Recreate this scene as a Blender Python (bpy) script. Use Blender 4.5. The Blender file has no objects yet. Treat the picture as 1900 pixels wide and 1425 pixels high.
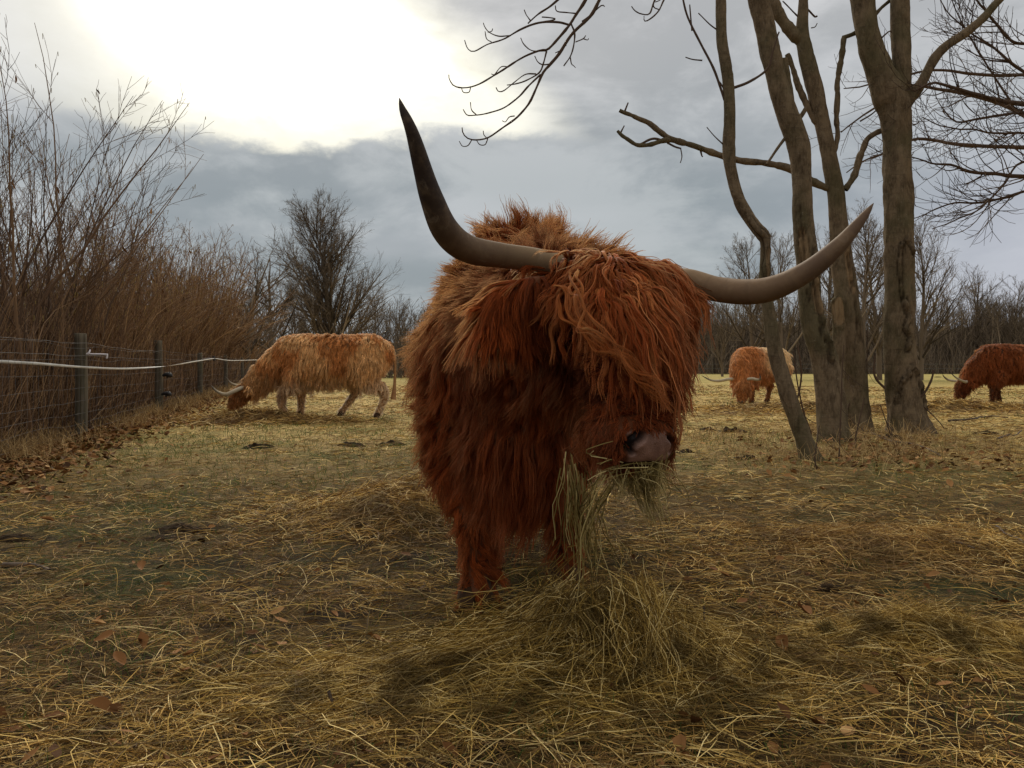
import bpy, math
import numpy as np
from mathutils import Vector, Matrix
from mathutils.bvhtree import BVHTree
from mathutils.kdtree import KDTree

scene = bpy.context.scene
C = scene.collection

# ------------------------------------------------------------------ camera, sky, sun, exposure
F = 1550.0            # focal length in pixels of the 1900 px wide photograph
EYE = 0.77            # camera height
HORIZON = 680.0       # horizon row of the photograph

cam_data = bpy.data.cameras.new('camera')
cam = bpy.data.objects.new('camera', cam_data)
C.objects.link(cam)
cam.location = (0, 0, EYE)
cam.rotation_euler = (math.radians(90), 0, 0)
cam_data.sensor_width = 36.0
cam_data.lens = 36.0 * F / 1900.0
cam_data.shift_y = -(712.5 - HORIZON) / 1900.0
cam_data.clip_start = 0.02
cam_data.clip_end = 6000
scene.camera = cam

scene.render.engine = 'CYCLES'
scene.view_settings.view_transform = 'Standard'
scene.view_settings.look = 'None'
scene.view_settings.exposure = 0.35
scene.view_settings.gamma = 1.0
scene.view_settings.use_curve_mapping = False
scene.cycles.max_bounces = 7
scene.cycles.diffuse_bounces = 3
scene.cycles.glossy_bounces = 3
scene.cycles.transmission_bounces = 5
scene.cycles.use_denoising = True
scene.cycles_curves.shape = 'RIBBONS'
scene.cycles_curves.subdivisions = 2

SUN_AZ, SUN_EL = math.radians(-14), math.radians(34)     # azimuth from +Y, negative = left


class N:
    """small wrapper so that node maths can be written as an expression"""
    tree = None

    def __init__(self, s):
        self.s = s

    @staticmethod
    def m(op, *a):
        n = N.tree.nodes.new('ShaderNodeMath')
        n.operation = op
        for i, v in enumerate(a):
            if isinstance(v, N):
                N.tree.links.new(v.s, n.inputs[i])
            else:
                n.inputs[i].default_value = v
        return N(n.outputs[0])

    def __add__(s, o): return N.m('ADD', s, o)
    def __radd__(s, o): return N.m('ADD', o, s)
    def __sub__(s, o): return N.m('SUBTRACT', s, o)
    def __rsub__(s, o): return N.m('SUBTRACT', o, s)
    def __mul__(s, o): return N.m('MULTIPLY', s, o)
    def __rmul__(s, o): return N.m('MULTIPLY', o, s)
    def __truediv__(s, o): return N.m('DIVIDE', s, o)


def nstep(x, a, b):
    n = N.tree.nodes.new('ShaderNodeMapRange')
    n.interpolation_type = 'SMOOTHSTEP'
    for i, v in enumerate((x, a, b)):
        if isinstance(v, N):
            N.tree.links.new(v.s, n.inputs[i])
        else:
            n.inputs[i].default_value = v
    n.inputs[3].default_value = 0
    n.inputs[4].default_value = 1
    return N(n.outputs[0])


def nmix(f, a, b, mode='MIX'):
    n = N.tree.nodes.new('ShaderNodeMix')
    n.data_type = 'RGBA'
    n.blend_type = mode
    n.clamp_factor = True
    for i, v in ((0, f), (6, a), (7, b)):
        if isinstance(v, N):
            N.tree.links.new(v.s, n.inputs[i])
        elif i == 0:
            n.inputs[0].default_value = v
        else:
            n.inputs[i].default_value = (*v, 1) if len(v) == 3 else v
    return N(n.outputs[2])


def nnoise(vec, scale, detail=4, rough=0.5, dist=0.0, stretch=(1, 1, 1), off=(0, 0, 0)):
    t = N.tree
    mp = t.nodes.new('ShaderNodeMapping')
    mp.inputs['Scale'].default_value = stretch
    mp.inputs['Location'].default_value = off
    t.links.new(vec.s, mp.inputs[0])
    n = t.nodes.new('ShaderNodeTexNoise')
    n.inputs['Scale'].default_value = scale
    n.inputs['Detail'].default_value = detail
    n.inputs['Roughness'].default_value = rough
    n.inputs['Distortion'].default_value = dist
    t.links.new(mp.outputs[0], n.inputs['Vector'])
    return N(n.outputs[0])


world = bpy.data.worlds.new('World')
scene.world = world
world.use_nodes = True
wt = world.node_tree
wt.nodes.clear()
N.tree = wt
tc = wt.nodes.new('ShaderNodeTexCoord')
D = N(tc.outputs['Generated'])
sep = wt.nodes.new('ShaderNodeSeparateXYZ')
wt.links.new(D.s, sep.inputs[0])
dx, dy, dz = (N(sep.outputs[i]) for i in range(3))
az = N.m('ARCTAN2', dx, dy)
el = N.m('ARCSINE', dz)
nb = nnoise(D, 3.2, 7, 0.55, 0.3, (1, 1, 2.2)) - 0.5
nc = nnoise(D, 6.5, 8, 0.62, 0.4, (1, 1, 2.0), (3, 1, 2)) - 0.5
ns = nnoise(D, 1.6, 5, 0.5, 0.0, (1, 1, 3.5), (7, 4, 1)) - 0.5
nf = nnoise(D, 16.0, 6, 0.6, 0.3, (1, 1, 2.0), (1, 9, 2)) - 0.5
# the torn opening where the sun comes through
dip = nstep(az, -0.60, -0.30) * (1.0 - nstep(az, -0.30, 0.0)) * 0.022
low = el - (0.266 - dip + nb * 0.035 + nc * 0.07 + nf * 0.04)
right = (0.118 - (el - 0.258) * 1.15 + nc * 0.09 + nf * 0.03) - az
left = az - (-0.50 + nb * 0.1 - (el - 0.27) * 0.3)
hole = nstep(low, -0.004, 0.020) * nstep(right, -0.02, 0.10) * nstep(left, -0.12, 0.2)
veil = nstep(low, -0.01, 0.12) * nstep(right, -0.25, 0.25) * nstep(left, -0.35, 0.2)
# cloud colour: slate bank low down, paler grey high up and towards the right-hand horizon
up = nstep(el, 0.16, 0.42)
slate = nmix(nstep(nb + nc * 0.8 + nf * 0.3, -0.16, 0.17), (0.212, 0.244, 0.264), (0.344, 0.372, 0.384))
pale = nmix(nstep(nb + nc * 0.9 + nf * 0.3, -0.16, 0.17), (0.344, 0.352, 0.360), (0.480, 0.484, 0.492))
cloud = nmix(up, slate, pale)
rightlow = nstep(az, 0.22, 0.62) * (1.0 - nstep(el, 0.10, 0.34))
cloud = nmix(rightlow * 0.8, cloud, (0.424, 0.436, 0.496))
cloud = nmix(nstep(el, 0.45, 0.95) * 0.9, cloud, (0.80, 0.75, 0.65))  # zenith out of view, brightened and warmed to lift the ambient light
hz = 1.0 - nstep(el, 0.0, 0.13)
cloud = nmix(hz * 0.35, cloud, (0.336, 0.360, 0.400))
leftup = (1.0 - nstep(az, -0.62, -0.25)) * nstep(el, 0.23, 0.33)
cloud = nmix(leftup * 0.9, cloud, (0.66, 0.66, 0.645))
cloud = nmix(nstep(ns, 0.02, 0.22) * 0.35, cloud, (0.496, 0.504, 0.528))
cloud = nmix(veil * 0.45, cloud, (0.576, 0.560, 0.528))
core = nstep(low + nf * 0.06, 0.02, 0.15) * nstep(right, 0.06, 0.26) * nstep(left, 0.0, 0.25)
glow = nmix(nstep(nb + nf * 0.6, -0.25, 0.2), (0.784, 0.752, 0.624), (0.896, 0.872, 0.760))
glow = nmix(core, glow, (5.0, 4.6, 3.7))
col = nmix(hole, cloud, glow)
# clear air above the clouds, seen only faintly through them
sky = wt.nodes.new('ShaderNodeTexSky')
sky.sky_type = 'NISHITA'
sky.sun_disc = False
sky.sun_elevation = SUN_EL
sky.sun_rotation = SUN_AZ
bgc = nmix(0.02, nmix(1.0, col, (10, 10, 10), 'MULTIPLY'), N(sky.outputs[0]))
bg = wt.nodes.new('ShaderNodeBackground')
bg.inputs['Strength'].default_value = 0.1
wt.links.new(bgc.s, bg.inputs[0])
wo = wt.nodes.new('ShaderNodeOutputWorld')
wt.links.new(bg.outputs[0], wo.inputs[0])

sun_d = bpy.data.lights.new('sun', 'SUN')
sun_d.energy = 1.5
sun_d.angle = math.radians(25)
sun_d.color = (1.0, 0.90, 0.74)
sun = bpy.data.objects.new('sun', sun_d)
C.objects.link(sun)
sd = Vector((math.sin(SUN_AZ) * math.cos(SUN_EL), math.cos(SUN_AZ) * math.cos(SUN_EL), math.sin(SUN_EL)))
sun.rotation_euler = sd.to_track_quat('Z', 'Y').to_euler()
sun.location = sd * 50


# ------------------------------------------------------------------ helpers
def W(px, py, d):
    """the world point that stands d metres ahead at a pixel of the photograph"""
    return np.array(((px - 950.0) / F * d, d, EYE + (HORIZON - py) / F * d))


def nrm(v):
    return v / np.maximum(np.linalg.norm(v, axis=-1, keepdims=True), 1e-9)


def _h(ix, iy, iz, s):
    h = (ix * 374761393 + iy * 668265263 + iz * 2147483647 + s * 974711) & 0xffffffff
    h = ((h ^ (h >> 13)) * 1274126177) & 0xffffffff
    h = (h ^ (h >> 16)) & 0xffffffff
    return h / 2147483647.5 - 1.0


def vn(P, s=0):
    """value noise, -1..1, for an array of points (...,3)"""
    P = np.asarray(P, float)
    i = np.floor(P).astype(np.int64)
    f = P - i
    f = f * f * (3 - 2 * f)
    r = 0
    for a in (0, 1):
        for b in (0, 1):
            for c in (0, 1):
                w = (f[..., 0] if a else 1 - f[..., 0]) * (f[..., 1] if b else 1 - f[..., 1]) * (f[..., 2] if c else 1 - f[..., 2])
                r = r + w * _h(i[..., 0] + a, i[..., 1] + b, i[..., 2] + c, s)
    return r


def fbm(P, s=0, o=3):
    r, a = 0, 1.0
    P = np.asarray(P, float)
    for k in range(o):
        r = r + a * vn(P * (2 ** k), s + k * 17)
        a *= 0.5
    return r / 1.75


def vn3(P, s=0):
    return np.stack([vn(P, s), vn(P, s + 101), vn(P, s + 202)], -1)


def sstep(x, a, b):
    t = np.clip((x - a) / (b - a), 0, 1)
    return t * t * (3 - 2 * t)


def mesh_np(name, V, Fc, smooth=True):
    """mesh from vertex array and an (n,k) face array"""
    me = bpy.data.meshes.new(name)
    V = np.asarray(V, np.float32).reshape(-1, 3)
    Fc = np.asarray(Fc, np.int32)
    n, k = Fc.shape
    me.vertices.add(len(V))
    me.vertices.foreach_set('co', V.ravel())
    me.loops.add(n * k)
    me.loops.foreach_set('vertex_index', Fc.ravel())
    me.polygons.add(n)
    me.polygons.foreach_set('loop_start', np.arange(0, n * k, k, dtype=np.int32))
    me.polygons.foreach_set('use_smooth', np.full(n, smooth, dtype=bool))
    me.update(calc_edges=True)
    me.validate()
    return me


def put(name, me, mat=None, parent=None, label=None, cat=None, group=None, kind=None):
    o = bpy.data.objects.new(name, me)
    C.objects.link(o)
    if mat is not None and len(me.materials) == 0:
        me.materials.append(mat)
    if parent is not None:
        o.parent = parent
        o.matrix_parent_inverse = parent.matrix_basis.inverted()
    tag(o, label, cat, group, kind)
    return o


def tag(o, label=None, cat=None, group=None, kind=None):
    if label: o['label'] = label
    if cat: o['category'] = cat
    if group: o['group'] = group
    if kind: o['kind'] = kind
    return o


def thing(name, loc, label, cat, group=None, rz=0.0):
    o = bpy.data.objects.new(name, None)
    C.objects.link(o)
    o.location = [float(v) for v in loc]
    o.rotation_euler = (0, 0, rz)
    o.empty_display_size = 0.1
    return tag(o, label, cat, group)


def tube_arrays(P, R, sides, twist=None):
    """P (M,n,3), R (M,n) -> vertices and quads of M open tubes"""
    P = np.asarray(P, float); R = np.asarray(R, float)
    M, n, _ = P.shape
    T = np.empty_like(P)
    T[:, 1:-1] = P[:, 2:] - P[:, :-2]
    T[:, 0] = P[:, 1] - P[:, 0]
    T[:, -1] = P[:, -1] - P[:, -2]
    T = nrm(T)
    mt = nrm(P[:, -1] - P[:, 0])
    ref = np.where(np.abs(mt[:, 2:3]) < 0.8, np.array([[0, 0, 1.0]]), np.array([[0, 1.0, 0]]))
    ref = np.repeat(ref[:, None, :], n, 1)
    U = nrm(np.cross(T, ref))
    Vv = np.cross(T, U)
    a = np.linspace(0, 2 * np.pi, sides, endpoint=False)
    ring = (P[:, :, None, :] + R[:, :, None, None] *
            (np.cos(a)[None, None, :, None] * U[:, :, None, :] + np.sin(a)[None, None, :, None] * Vv[:, :, None, :]))
    V = ring.reshape(-1, 3)
    base = (np.arange(M) * n * sides)[:, None, None] + (np.arange(n - 1) * sides)[None, :, None]
    k = np.arange(sides)[None, None, :]
    k2 = (np.arange(sides) + 1) % sides
    k2 = k2[None, None, :]
    q = np.stack([base + k, base + k2, base + sides + k2, base + sides + k], -1).reshape(-1, 4)
    return V, q


class Bag:
    """collects quads of several arrays into one mesh"""
    def __init__(s): s.v, s.f, s.n = [], [], 0
    def add(s, V, Fc):
        s.v.append(np.asarray(V, float).reshape(-1, 3)); s.f.append(np.asarray(Fc) + s.n); s.n += len(s.v[-1])
        return s
    def tubes(s, P, R, sides=3):
        if len(P): s.add(*tube_arrays(P, R, sides))
        return s
    def tube(s, pts, rad, sides=6, n=None):
        pts = np.asarray(pts, float); rad = np.asarray(rad, float)
        if n: pts, rad = spline(pts, rad, n)
        return s.tubes(pts[None], rad[None], sides)
    def mesh(s, name, smooth=True):
        return mesh_np(name, np.concatenate(s.v), np.concatenate(s.f), smooth)
    def build(s, name, mat, parent=None, off=None, **k):
        if off is not None:
            s.v = [v - np.asarray(off, float) for v in s.v]
        return put(name, s.mesh(name), mat, parent, **k)


def spline(pts, rad, n):
    """Catmull-Rom through the control points"""
    pts = np.asarray(pts, float); rad = np.asarray(rad, float).reshape(len(pts), -1)
    A = np.concatenate([pts, rad], 1)
    L = np.concatenate([[0], np.cumsum(np.linalg.norm(np.diff(pts, axis=0), axis=1))])
    A = np.concatenate([[2 * A[0] - A[1]], A, [2 * A[-1] - A[-2]]])
    t = np.linspace(0, L[-1], n)
    i = np.clip(np.searchsorted(L, t, side='right') - 1, 0, len(pts) - 2)
    u = ((t - L[i]) / np.maximum(L[i + 1] - L[i], 1e-9))[:, None]
    p0, p1, p2, p3 = A[i], A[i + 1], A[i + 2], A[i + 3]
    r = 0.5 * (2 * p1 + (p2 - p0) * u + (2 * p0 - 5 * p1 + 4 * p2 - p3) * u ** 2 + (3 * p1 - p0 - 3 * p2 + p3) * u ** 3)
    rr = r[:, 3:]
    if rr.shape[1] == 1: rr = np.maximum(rr[:, 0], 1e-4)
    return r[:, :3], rr


def ribbons(P, Wd, side):
    """flat blades: P (M,n,3), width (M,n), side (M,3)"""
    M, n, _ = P.shape
    L = P - side[:, None, :] * Wd[..., None] * 0.5
    R = P + side[:, None, :] * Wd[..., None] * 0.5
    V = np.stack([L, R], 2).reshape(-1, 3)
    b = (np.arange(M) * n * 2)[:, None] + (np.arange(n - 1) * 2)[None, :]
    q = np.stack([b, b + 1, b + 3, b + 2], -1).reshape(-1, 4)
    return V, q


# ------------------------------------------------------------------ materials
def mat(name, rough=0.8, spec=0.3):
    m = bpy.data.materials.new(name)
    m.use_nodes = True
    t = m.node_tree
    b = t.nodes['Principled BSDF']
    b.inputs['Roughness'].default_value = rough
    b.inputs['Specular IOR Level'].default_value = spec
    N.tree = t
    return m, t, b


def geo(t, what='Position'):
    return N(t.nodes.new('ShaderNodeNewGeometry').outputs[what])


def objco(t):
    return N(t.nodes.new('ShaderNodeTexCoord').outputs['Object'])


def nattr(t, name, out='Color', typ='GEOMETRY'):
    n = t.nodes.new('ShaderNodeAttribute')
    n.attribute_type = typ
    n.attribute_name = name
    return N(n.outputs[out])


def bump(t, b, h, strength=0.5, dist=0.01):
    n = t.nodes.new('ShaderNodeBump')
    n.inputs['Strength'].default_value = strength
    n.inputs['Distance'].default_value = dist
    t.links.new(h.s, n.inputs['Height'])
    t.links.new(n.outputs[0], b.inputs['Normal'])


def ramp(f, stops):
    t = N.tree
    n = t.nodes.new('ShaderNodeValToRGB')
    el_ = n.color_ramp.elements
    while len(el_) < len(stops): el_.new(0.5)
    for e, (p, c) in zip(el_, stops):
        e.position = p
        e.color = (*c, 1)
    t.links.new(f.s, n.inputs[0])
    return N(n.outputs[0])


def simple(name, c0, c1, scale=20, rough=0.8, spec=0.3, bmp=0.0, bdist=0.003, stretch=(1, 1, 1)):
    m, t, b = mat(name, rough, spec)
    p = objco(t)
    f = nnoise(p, scale, 5, 0.6, 0, stretch)
    t.links.new(nmix(nstep(f, 0.3, 0.7), c0, c1).s, b.inputs['Base Color'])
    if bmp: bump(t, b, f, bmp, bdist)
    return m


def island_mat(name, stops, rough=0.7, spec=0.25, trans=0.0, patch=None, patch2=None):
    """each loose blade or straw has its own tone"""
    m, t, b = mat(name, rough, spec)
    r = geo(t, 'Random Per Island')
    c = ramp(r, stops)
    if patch:
        p = geo(t)
        f = nnoise(p, patch[0], 3, 0.5)
        c = nmix(nstep(f, 0.4, 0.62) * patch[2], c, patch[1])
    if patch2:                       # old wet straw between the dry
        f = nnoise(geo(t), patch2[0], 4, 0.6, 0.3)
        c = nmix(nstep(f, 0.47, 0.60) * patch2[2], c, patch2[1])
    t.links.new(c.s, b.inputs['Base Color'])
    if trans:
        tr = t.nodes.new('ShaderNodeBsdfTranslucent')
        t.links.new(c.s, tr.inputs[0])
        mx = t.nodes.new('ShaderNodeMixShader')
        mx.inputs[0].default_value = trans
        t.links.new(b.outputs[0], mx.inputs[1]); t.links.new(tr.outputs[0], mx.inputs[2])
        t.links.new(mx.outputs[0], t.nodes['Material Output'].inputs[0])
    return m


STRAW = [(0.0, (0.04, 0.020, 0.007)), (0.32, (0.15, 0.075, 0.018)), (0.55, (0.47, 0.262, 0.062)),
         (0.82, (0.82, 0.53, 0.155)), (1.0, (0.95, 0.76, 0.36))]
M_straw = island_mat('straw', STRAW, 0.7, 0.10, 0.06, (1.0, (0.20, 0.11, 0.045), 0.5), (5.0, (0.09, 0.050, 0.019), 0.62))
M_hay = island_mat('hay', [(0.0, (0.05, 0.026, 0.006)), (0.35, (0.19, 0.108, 0.022)), (0.75, (0.58, 0.38, 0.095)), (1.0, (0.95, 0.74, 0.34))], 0.7, 0.10, 0.06, None, (7.0, (0.07, 0.042, 0.012), 0.75))
M_greenhay = island_mat('green_hay', [(0.0, (0.09, 0.062, 0.018)), (0.5, (0.36, 0.27, 0.09)), (1.0, (0.70, 0.56, 0.26))], 0.7, 0.1, 0.12)
M_grass = island_mat('grass', [(0.0, (0.035, 0.06, 0.012)), (0.5, (0.075, 0.12, 0.025)), (0.8, (0.13, 0.16, 0.04)), (1.0, (0.22, 0.19, 0.07))], 0.6, 0.12, 0.2)
M_drygrass = island_mat('dry_grass', [(0.0, (0.14, 0.08, 0.03)), (0.5, (0.32, 0.20, 0.08)), (1.0, (0.55, 0.39, 0.18))], 0.7, 0.2, 0.2)
M_leaf = island_mat('dead_leaf', [(0.0, (0.045, 0.022, 0.010)), (0.5, (0.16, 0.068, 0.022)), (0.85, (0.30, 0.15, 0.055)), (1.0, (0.48, 0.28, 0.12))], 0.75, 0.08, 0.05)
M_catkin = island_mat('catkin', [(0.0, (0.20, 0.13, 0.04)), (1.0, (0.36, 0.27, 0.09))], 0.8, 0.1, 0.1)
M_twig = island_mat('twig_bark', [(0.0, (0.035, 0.022, 0.015)), (0.6, (0.075, 0.045, 0.028)), (1.0, (0.13, 0.08, 0.045))], 0.8, 0.2)
M_hazel = island_mat('hazel_bark', [(0.0, (0.07, 0.036, 0.018)), (0.6, (0.20, 0.105, 0.045)), (1.0, (0.36, 0.22, 0.10))], 0.75, 0.25)
M_hazel_dark = island_mat('hazel_stem_bark', [(0.0, (0.045, 0.026, 0.016)), (0.7, (0.15, 0.085, 0.045)), (1.0, (0.27, 0.165, 0.09))], 0.75, 0.25)
M_fartwig = island_mat('far_bark', [(0.0, (0.045, 0.034, 0.024)), (0.7, (0.18, 0.135, 0.095)), (1.0, (0.30, 0.23, 0.16))], 0.9, 0.1)
M_dung = simple('soil', (0.010, 0.006, 0.003), (0.04, 0.024, 0.012), 40, 0.95, 0.05, 1.0, 0.02)
M_wire = simple('galvanised_wire', (0.09, 0.085, 0.08), (0.16, 0.155, 0.15), 8, 0.6, 0.3)
M_tape = simple('white_tape', (0.55, 0.54, 0.50), (0.75, 0.74, 0.70), 6, 0.5, 0.3)
M_white = simple('white_plastic', (0.75, 0.70, 0.72), (0.82, 0.78, 0.80), 6, 0.4, 0.4)
M_black = simple('black_plastic', (0.015, 0.015, 0.017), (0.03, 0.03, 0.032), 12, 0.45, 0.4)
M_hoof = simple('hoof', (0.03, 0.015, 0.008), (0.08, 0.042, 0.022), 30, 0.8, 0.15)
M_eye = simple('eye', (0.006, 0.004, 0.003), (0.012, 0.008, 0.006), 5, 0.08, 0.6)


def post_material():
    m, t, b = mat('weathered_post', 0.85, 0.2)
    p = objco(t)
    g = nnoise(p, 30, 5, 0.6, 0, (1, 1, 0.06))
    f = nnoise(p, 4, 4, 0.6)
    c = nmix(nstep(g, 0.3, 0.7), (0.055, 0.045, 0.03), (0.17, 0.14, 0.10))
    c = nmix(nstep(f, 0.45, 0.7) * 0.5, c, (0.085, 0.085, 0.045))
    t.links.new(c.s, b.inputs['Base Color'])
    bump(t, b, g, 0.6, 0.004)
    return m


M_post = post_material()


def bark_material():
    m, t, b = mat('tree_bark', 0.9, 0.08)
    p = objco(t)
    fine = nnoise(p, 55, 6, 0.65, 0.2, (1, 1, 0.35))
    mid = nnoise(p, 9, 5, 0.6, 0.3, (1, 1, 0.7))
    big = nnoise(p, 1.6, 3, 0.5)
    cross = nnoise(p, 22, 3, 0.5, 0.4, (0.25, 0.25, 2.2))
    c = nmix(nstep(mid, 0.3, 0.7), (0.065, 0.044, 0.026), (0.165, 0.118, 0.072))
    c = nmix(nstep(fine, 0.35, 0.7) * 0.5, c, (0.22, 0.16, 0.10))
    c = nmix(nstep(big, 0.42, 0.62) * 0.6, c, (0.075, 0.066, 0.032))
    spots = nnoise(p, 70, 2, 0.5, 0, (1, 1, 1.6), (5, 5, 5))
    c = nmix(nstep(spots, 0.68, 0.75) * 0.5, c, (0.33, 0.30, 0.24))
    c = nmix(nstep(cross, 0.62, 0.72) * 0.5, c, (0.045, 0.032, 0.022))
    wound = nattr(t, 'wound', 'Fac')
    wood = nmix(nstep(nnoise(p, 40, 4, 0.6, 0.2, (1, 1, 0.08)), 0.3, 0.7), (0.20, 0.115, 0.055), (0.34, 0.22, 0.12))
    c = nmix(wound * 0.55, c, wood)
    fis = nnoise(p, 26, 6, 0.7, 1.2, (1, 1, 0.22), (2, 7, 1))
    sz_ = t.nodes.new('ShaderNodeSeparateXYZ'); t.links.new(p.s, sz_.inputs[0]); hz_ = N(sz_.outputs[2])
    c = nmix(nstep(fis, 0.55, 0.66) * (0.15 + 0.5 * (1.0 - nstep(hz_, 0.5, 1.9))), c, (0.06, 0.042, 0.026))
    patches = nnoise(p, 5.5, 5, 0.65, 0.8, (1, 1, 0.6), (8, 2, 5))
    c = nmix(nstep(patches, 0.50, 0.64) * 0.3, c, (0.20, 0.14, 0.085))
    scar = nattr(t, 'scar', 'Fac')
    c = nmix(scar * 0.85, c, (0.03, 0.018, 0.010))
    t.links.new(c.s, b.inputs['Base Color'])
    bump(t, b, fine * 0.6 + mid * 0.8 + cross * 0.4 - nstep(fis, 0.5, 0.64) * 0.3, 0.9, 0.013)
    return m


M_bark = bark_material()


def horn_material(name, base, mid_, tip, dark_from=0.35):
    m, t, b = mat(name, 0.42, 0.4)
    p = objco(t)
    a = nattr(t, 'along', 'Fac')
    st = nnoise(p, 30, 4, 0.6, 0.2)
    bl = nnoise(p, 9, 4, 0.6, 0.3)
    a2 = a + (bl - 0.5) * 0.28
    c = nmix(nstep(a2, 0.0, dark_from), base, mid_)
    c = nmix(nstep(a2, dark_from, dark_from + 0.32), c, tip)
    c = nmix(nstep(st, 0.4, 0.75) * 0.3, c, base)
    ring = nnoise(nattr(t, 'ring', 'Vector'), 18, 6, 0.65)
    c = nmix(nstep(ring, 0.50, 0.70) * 0.22, c, (0.04, 0.026, 0.016))
    scr = nnoise(p, 16, 5, 0.7, 1.5, (1, 1, 1), (4, 4, 1))
    c = nmix(nstep(scr, 0.56, 0.66) * 0.18, c, (0.36, 0.27, 0.18))
    t.links.new(c.s, b.inputs['Base Color'])
    b.inputs['Roughness'].default_value = 0.62
    b.inputs['Specular IOR Level'].default_value = 0.22
    bump(t, b, st * 0.6 + ring * 0.5, 0.5, 0.004)
    return m


M_horn_dark = horn_material('dark_horn', (0.24, 0.160, 0.085), (0.115, 0.068, 0.036), (0.028, 0.016, 0.010), 0.42)
M_horn_grey = horn_material('grey_horn', (0.27, 0.175, 0.095), (0.16, 0.095, 0.050), (0.125, 0.074, 0.043), 0.45)
M_horn_pale = horn_material('pale_horn', (0.45, 0.38, 0.27), (0.36, 0.29, 0.19), (0.035, 0.028, 0.022), 0.55)


def hair_material(name, trans=0.35, rough=0.45):
    m = bpy.data.materials.new(name)
    m.use_nodes = True
    t = m.node_tree
    t.nodes.clear()
    N.tree = t
    c = nattr(t, 'tint', 'Color')
    info = t.nodes.new('ShaderNodeHairInfo')
    rnd = N(info.outputs['Random'])
    k = 0.55 + rnd * 0.85
    comb = t.nodes.new('ShaderNodeCombineXYZ')
    for i in range(3): t.links.new(k.s, comb.inputs[i])
    cc = nmix(1.0, c, N(comb.outputs[0]), 'MULTIPLY')
    h = t.nodes.new('ShaderNodeBsdfHairPrincipled')
    h.model = 'CHIANG'
    h.parametrization = 'COLOR'
    t.links.new(cc.s, h.inputs['Color'])
    h.inputs['Roughness'].default_value = rough
    h.inputs['Radial Roughness'].default_value = 0.6
    h.inputs['Coat'].default_value = 0.0
    h.inputs['IOR'].default_value = 1.35
    d = t.nodes.new('ShaderNodeBsdfDiffuse')
    t.links.new(cc.s, d.inputs[0])
    mx = t.nodes.new('ShaderNodeMixShader')
    mx.inputs[0].default_value = 0.78
    t.links.new(h.outputs[0], mx.inputs[1]); t.links.new(d.outputs[0], mx.inputs[2])
    out = t.nodes.new('ShaderNodeOutputMaterial')
    t.links.new(mx.outputs[0], out.inputs[0])
    return m


M_hair = hair_material('shaggy_hair')


def skin_material(name, c0, c1):
    m, t, b = mat(name, 0.8, 0.2)
    f = nnoise(objco(t), 18, 4, 0.6)
    t.links.new(nmix(nstep(f, 0.3, 0.7), c0, c1).s, b.inputs['Base Color'])
    return m


def nose_material():
    m, t, b = mat('nose_skin', 0.48, 0.35)
    p = objco(t)
    pad = nattr(t, 'pad', 'Fac')
    hole_ = nattr(t, 'nostril', 'Fac')
    cell = t.nodes.new('ShaderNodeTexVoronoi')
    cell.inputs['Scale'].default_value = 420
    t.links.new(p.s, cell.inputs['Vector'])
    v = N(cell.outputs['Distance'])
    f = nnoise(p, 30, 4, 0.6)
    skin = nmix(nstep(f, 0.3, 0.7), (0.15, 0.072, 0.048), (0.24, 0.125, 0.088))
    fur = nmix(nstep(f, 0.3, 0.7), (0.05, 0.016, 0.007), (0.085, 0.028, 0.012))
    c = nmix(pad, fur, skin)
    c = nmix(hole_, c, (0.012, 0.006, 0.005))
    t.links.new(c.s, b.inputs['Base Color'])
    t.links.new((0.95 - pad * 0.5).s, b.inputs['Roughness'])
    t.links.new((pad * 0.35 + 0.03).s, b.inputs['Specular IOR Level'])
    bump(t, b, v + f * 0.8, 0.5, 0.002)
    return m


M_nose = nose_material()


# ------------------------------------------------------------------ ground
def fence_x(y):
    return -4.75 - 0.245 * (y - 9.2)


MOUNDS = [  # hay piles: x, y, rx, ry, height
    (W(1120, 0, 2.2)[0] + 0.0, 2.14, 0.36, 0.24, 0.155),
    (-0.12, 1.98, 0.40, 0.17, 0.06),
    (W(780, 0, 4.6)[0], 4.3, 0.55, 0.60, 0.16),
    (W(1700, 0, 2.35)[0], 2.30, 0.30, 0.14, 0.08),
    (W(478, 0, 11.8)[0], 11.6, 0.85, 0.45, 0.12),
    (W(1640, 0, 3.6)[0], 3.6, 0.7, 0.4, 0.07),
    (W(1480, 0, 14)[0], 14.0, 1.3, 0.9, 0.14),
    (W(1800, 0, 14)[0], 14.6, 1.6, 0.7, 0.14),
]


def gh(x, y):
    """height of the ground"""
    x = np.asarray(x, float); y = np.asarray(y, float)
    z0 = np.zeros_like(x)
    r = np.hypot(x, y)
    h = 0.018 * fbm(np.stack([x * 2.3, y * 2.3, z0], -1), 3, 3) + 0.02 * vn(np.stack([x * 0.7, y * 0.7, z0], -1), 9)
    h = h * sstep(r, 0, 1.0) + 0.05 * vn(np.stack([x * 0.17, y * 0.17, z0], -1), 5) * sstep(r, 6, 14)
    for (mx_, my_, rx, ry, hh) in MOUNDS[2:4] + MOUNDS[5:]:
        h = h + 0.5 * hh * np.exp(-(((x - mx_) / rx) ** 2 + ((y - my_) / ry) ** 2) * 1.4)
    # ground swells a little round the tree bases
    h = h + 0.07 * np.exp(-(((x - 3.3) / 0.9) ** 2 + ((y - 7.9) / 1.1) ** 2))
    return h


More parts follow.
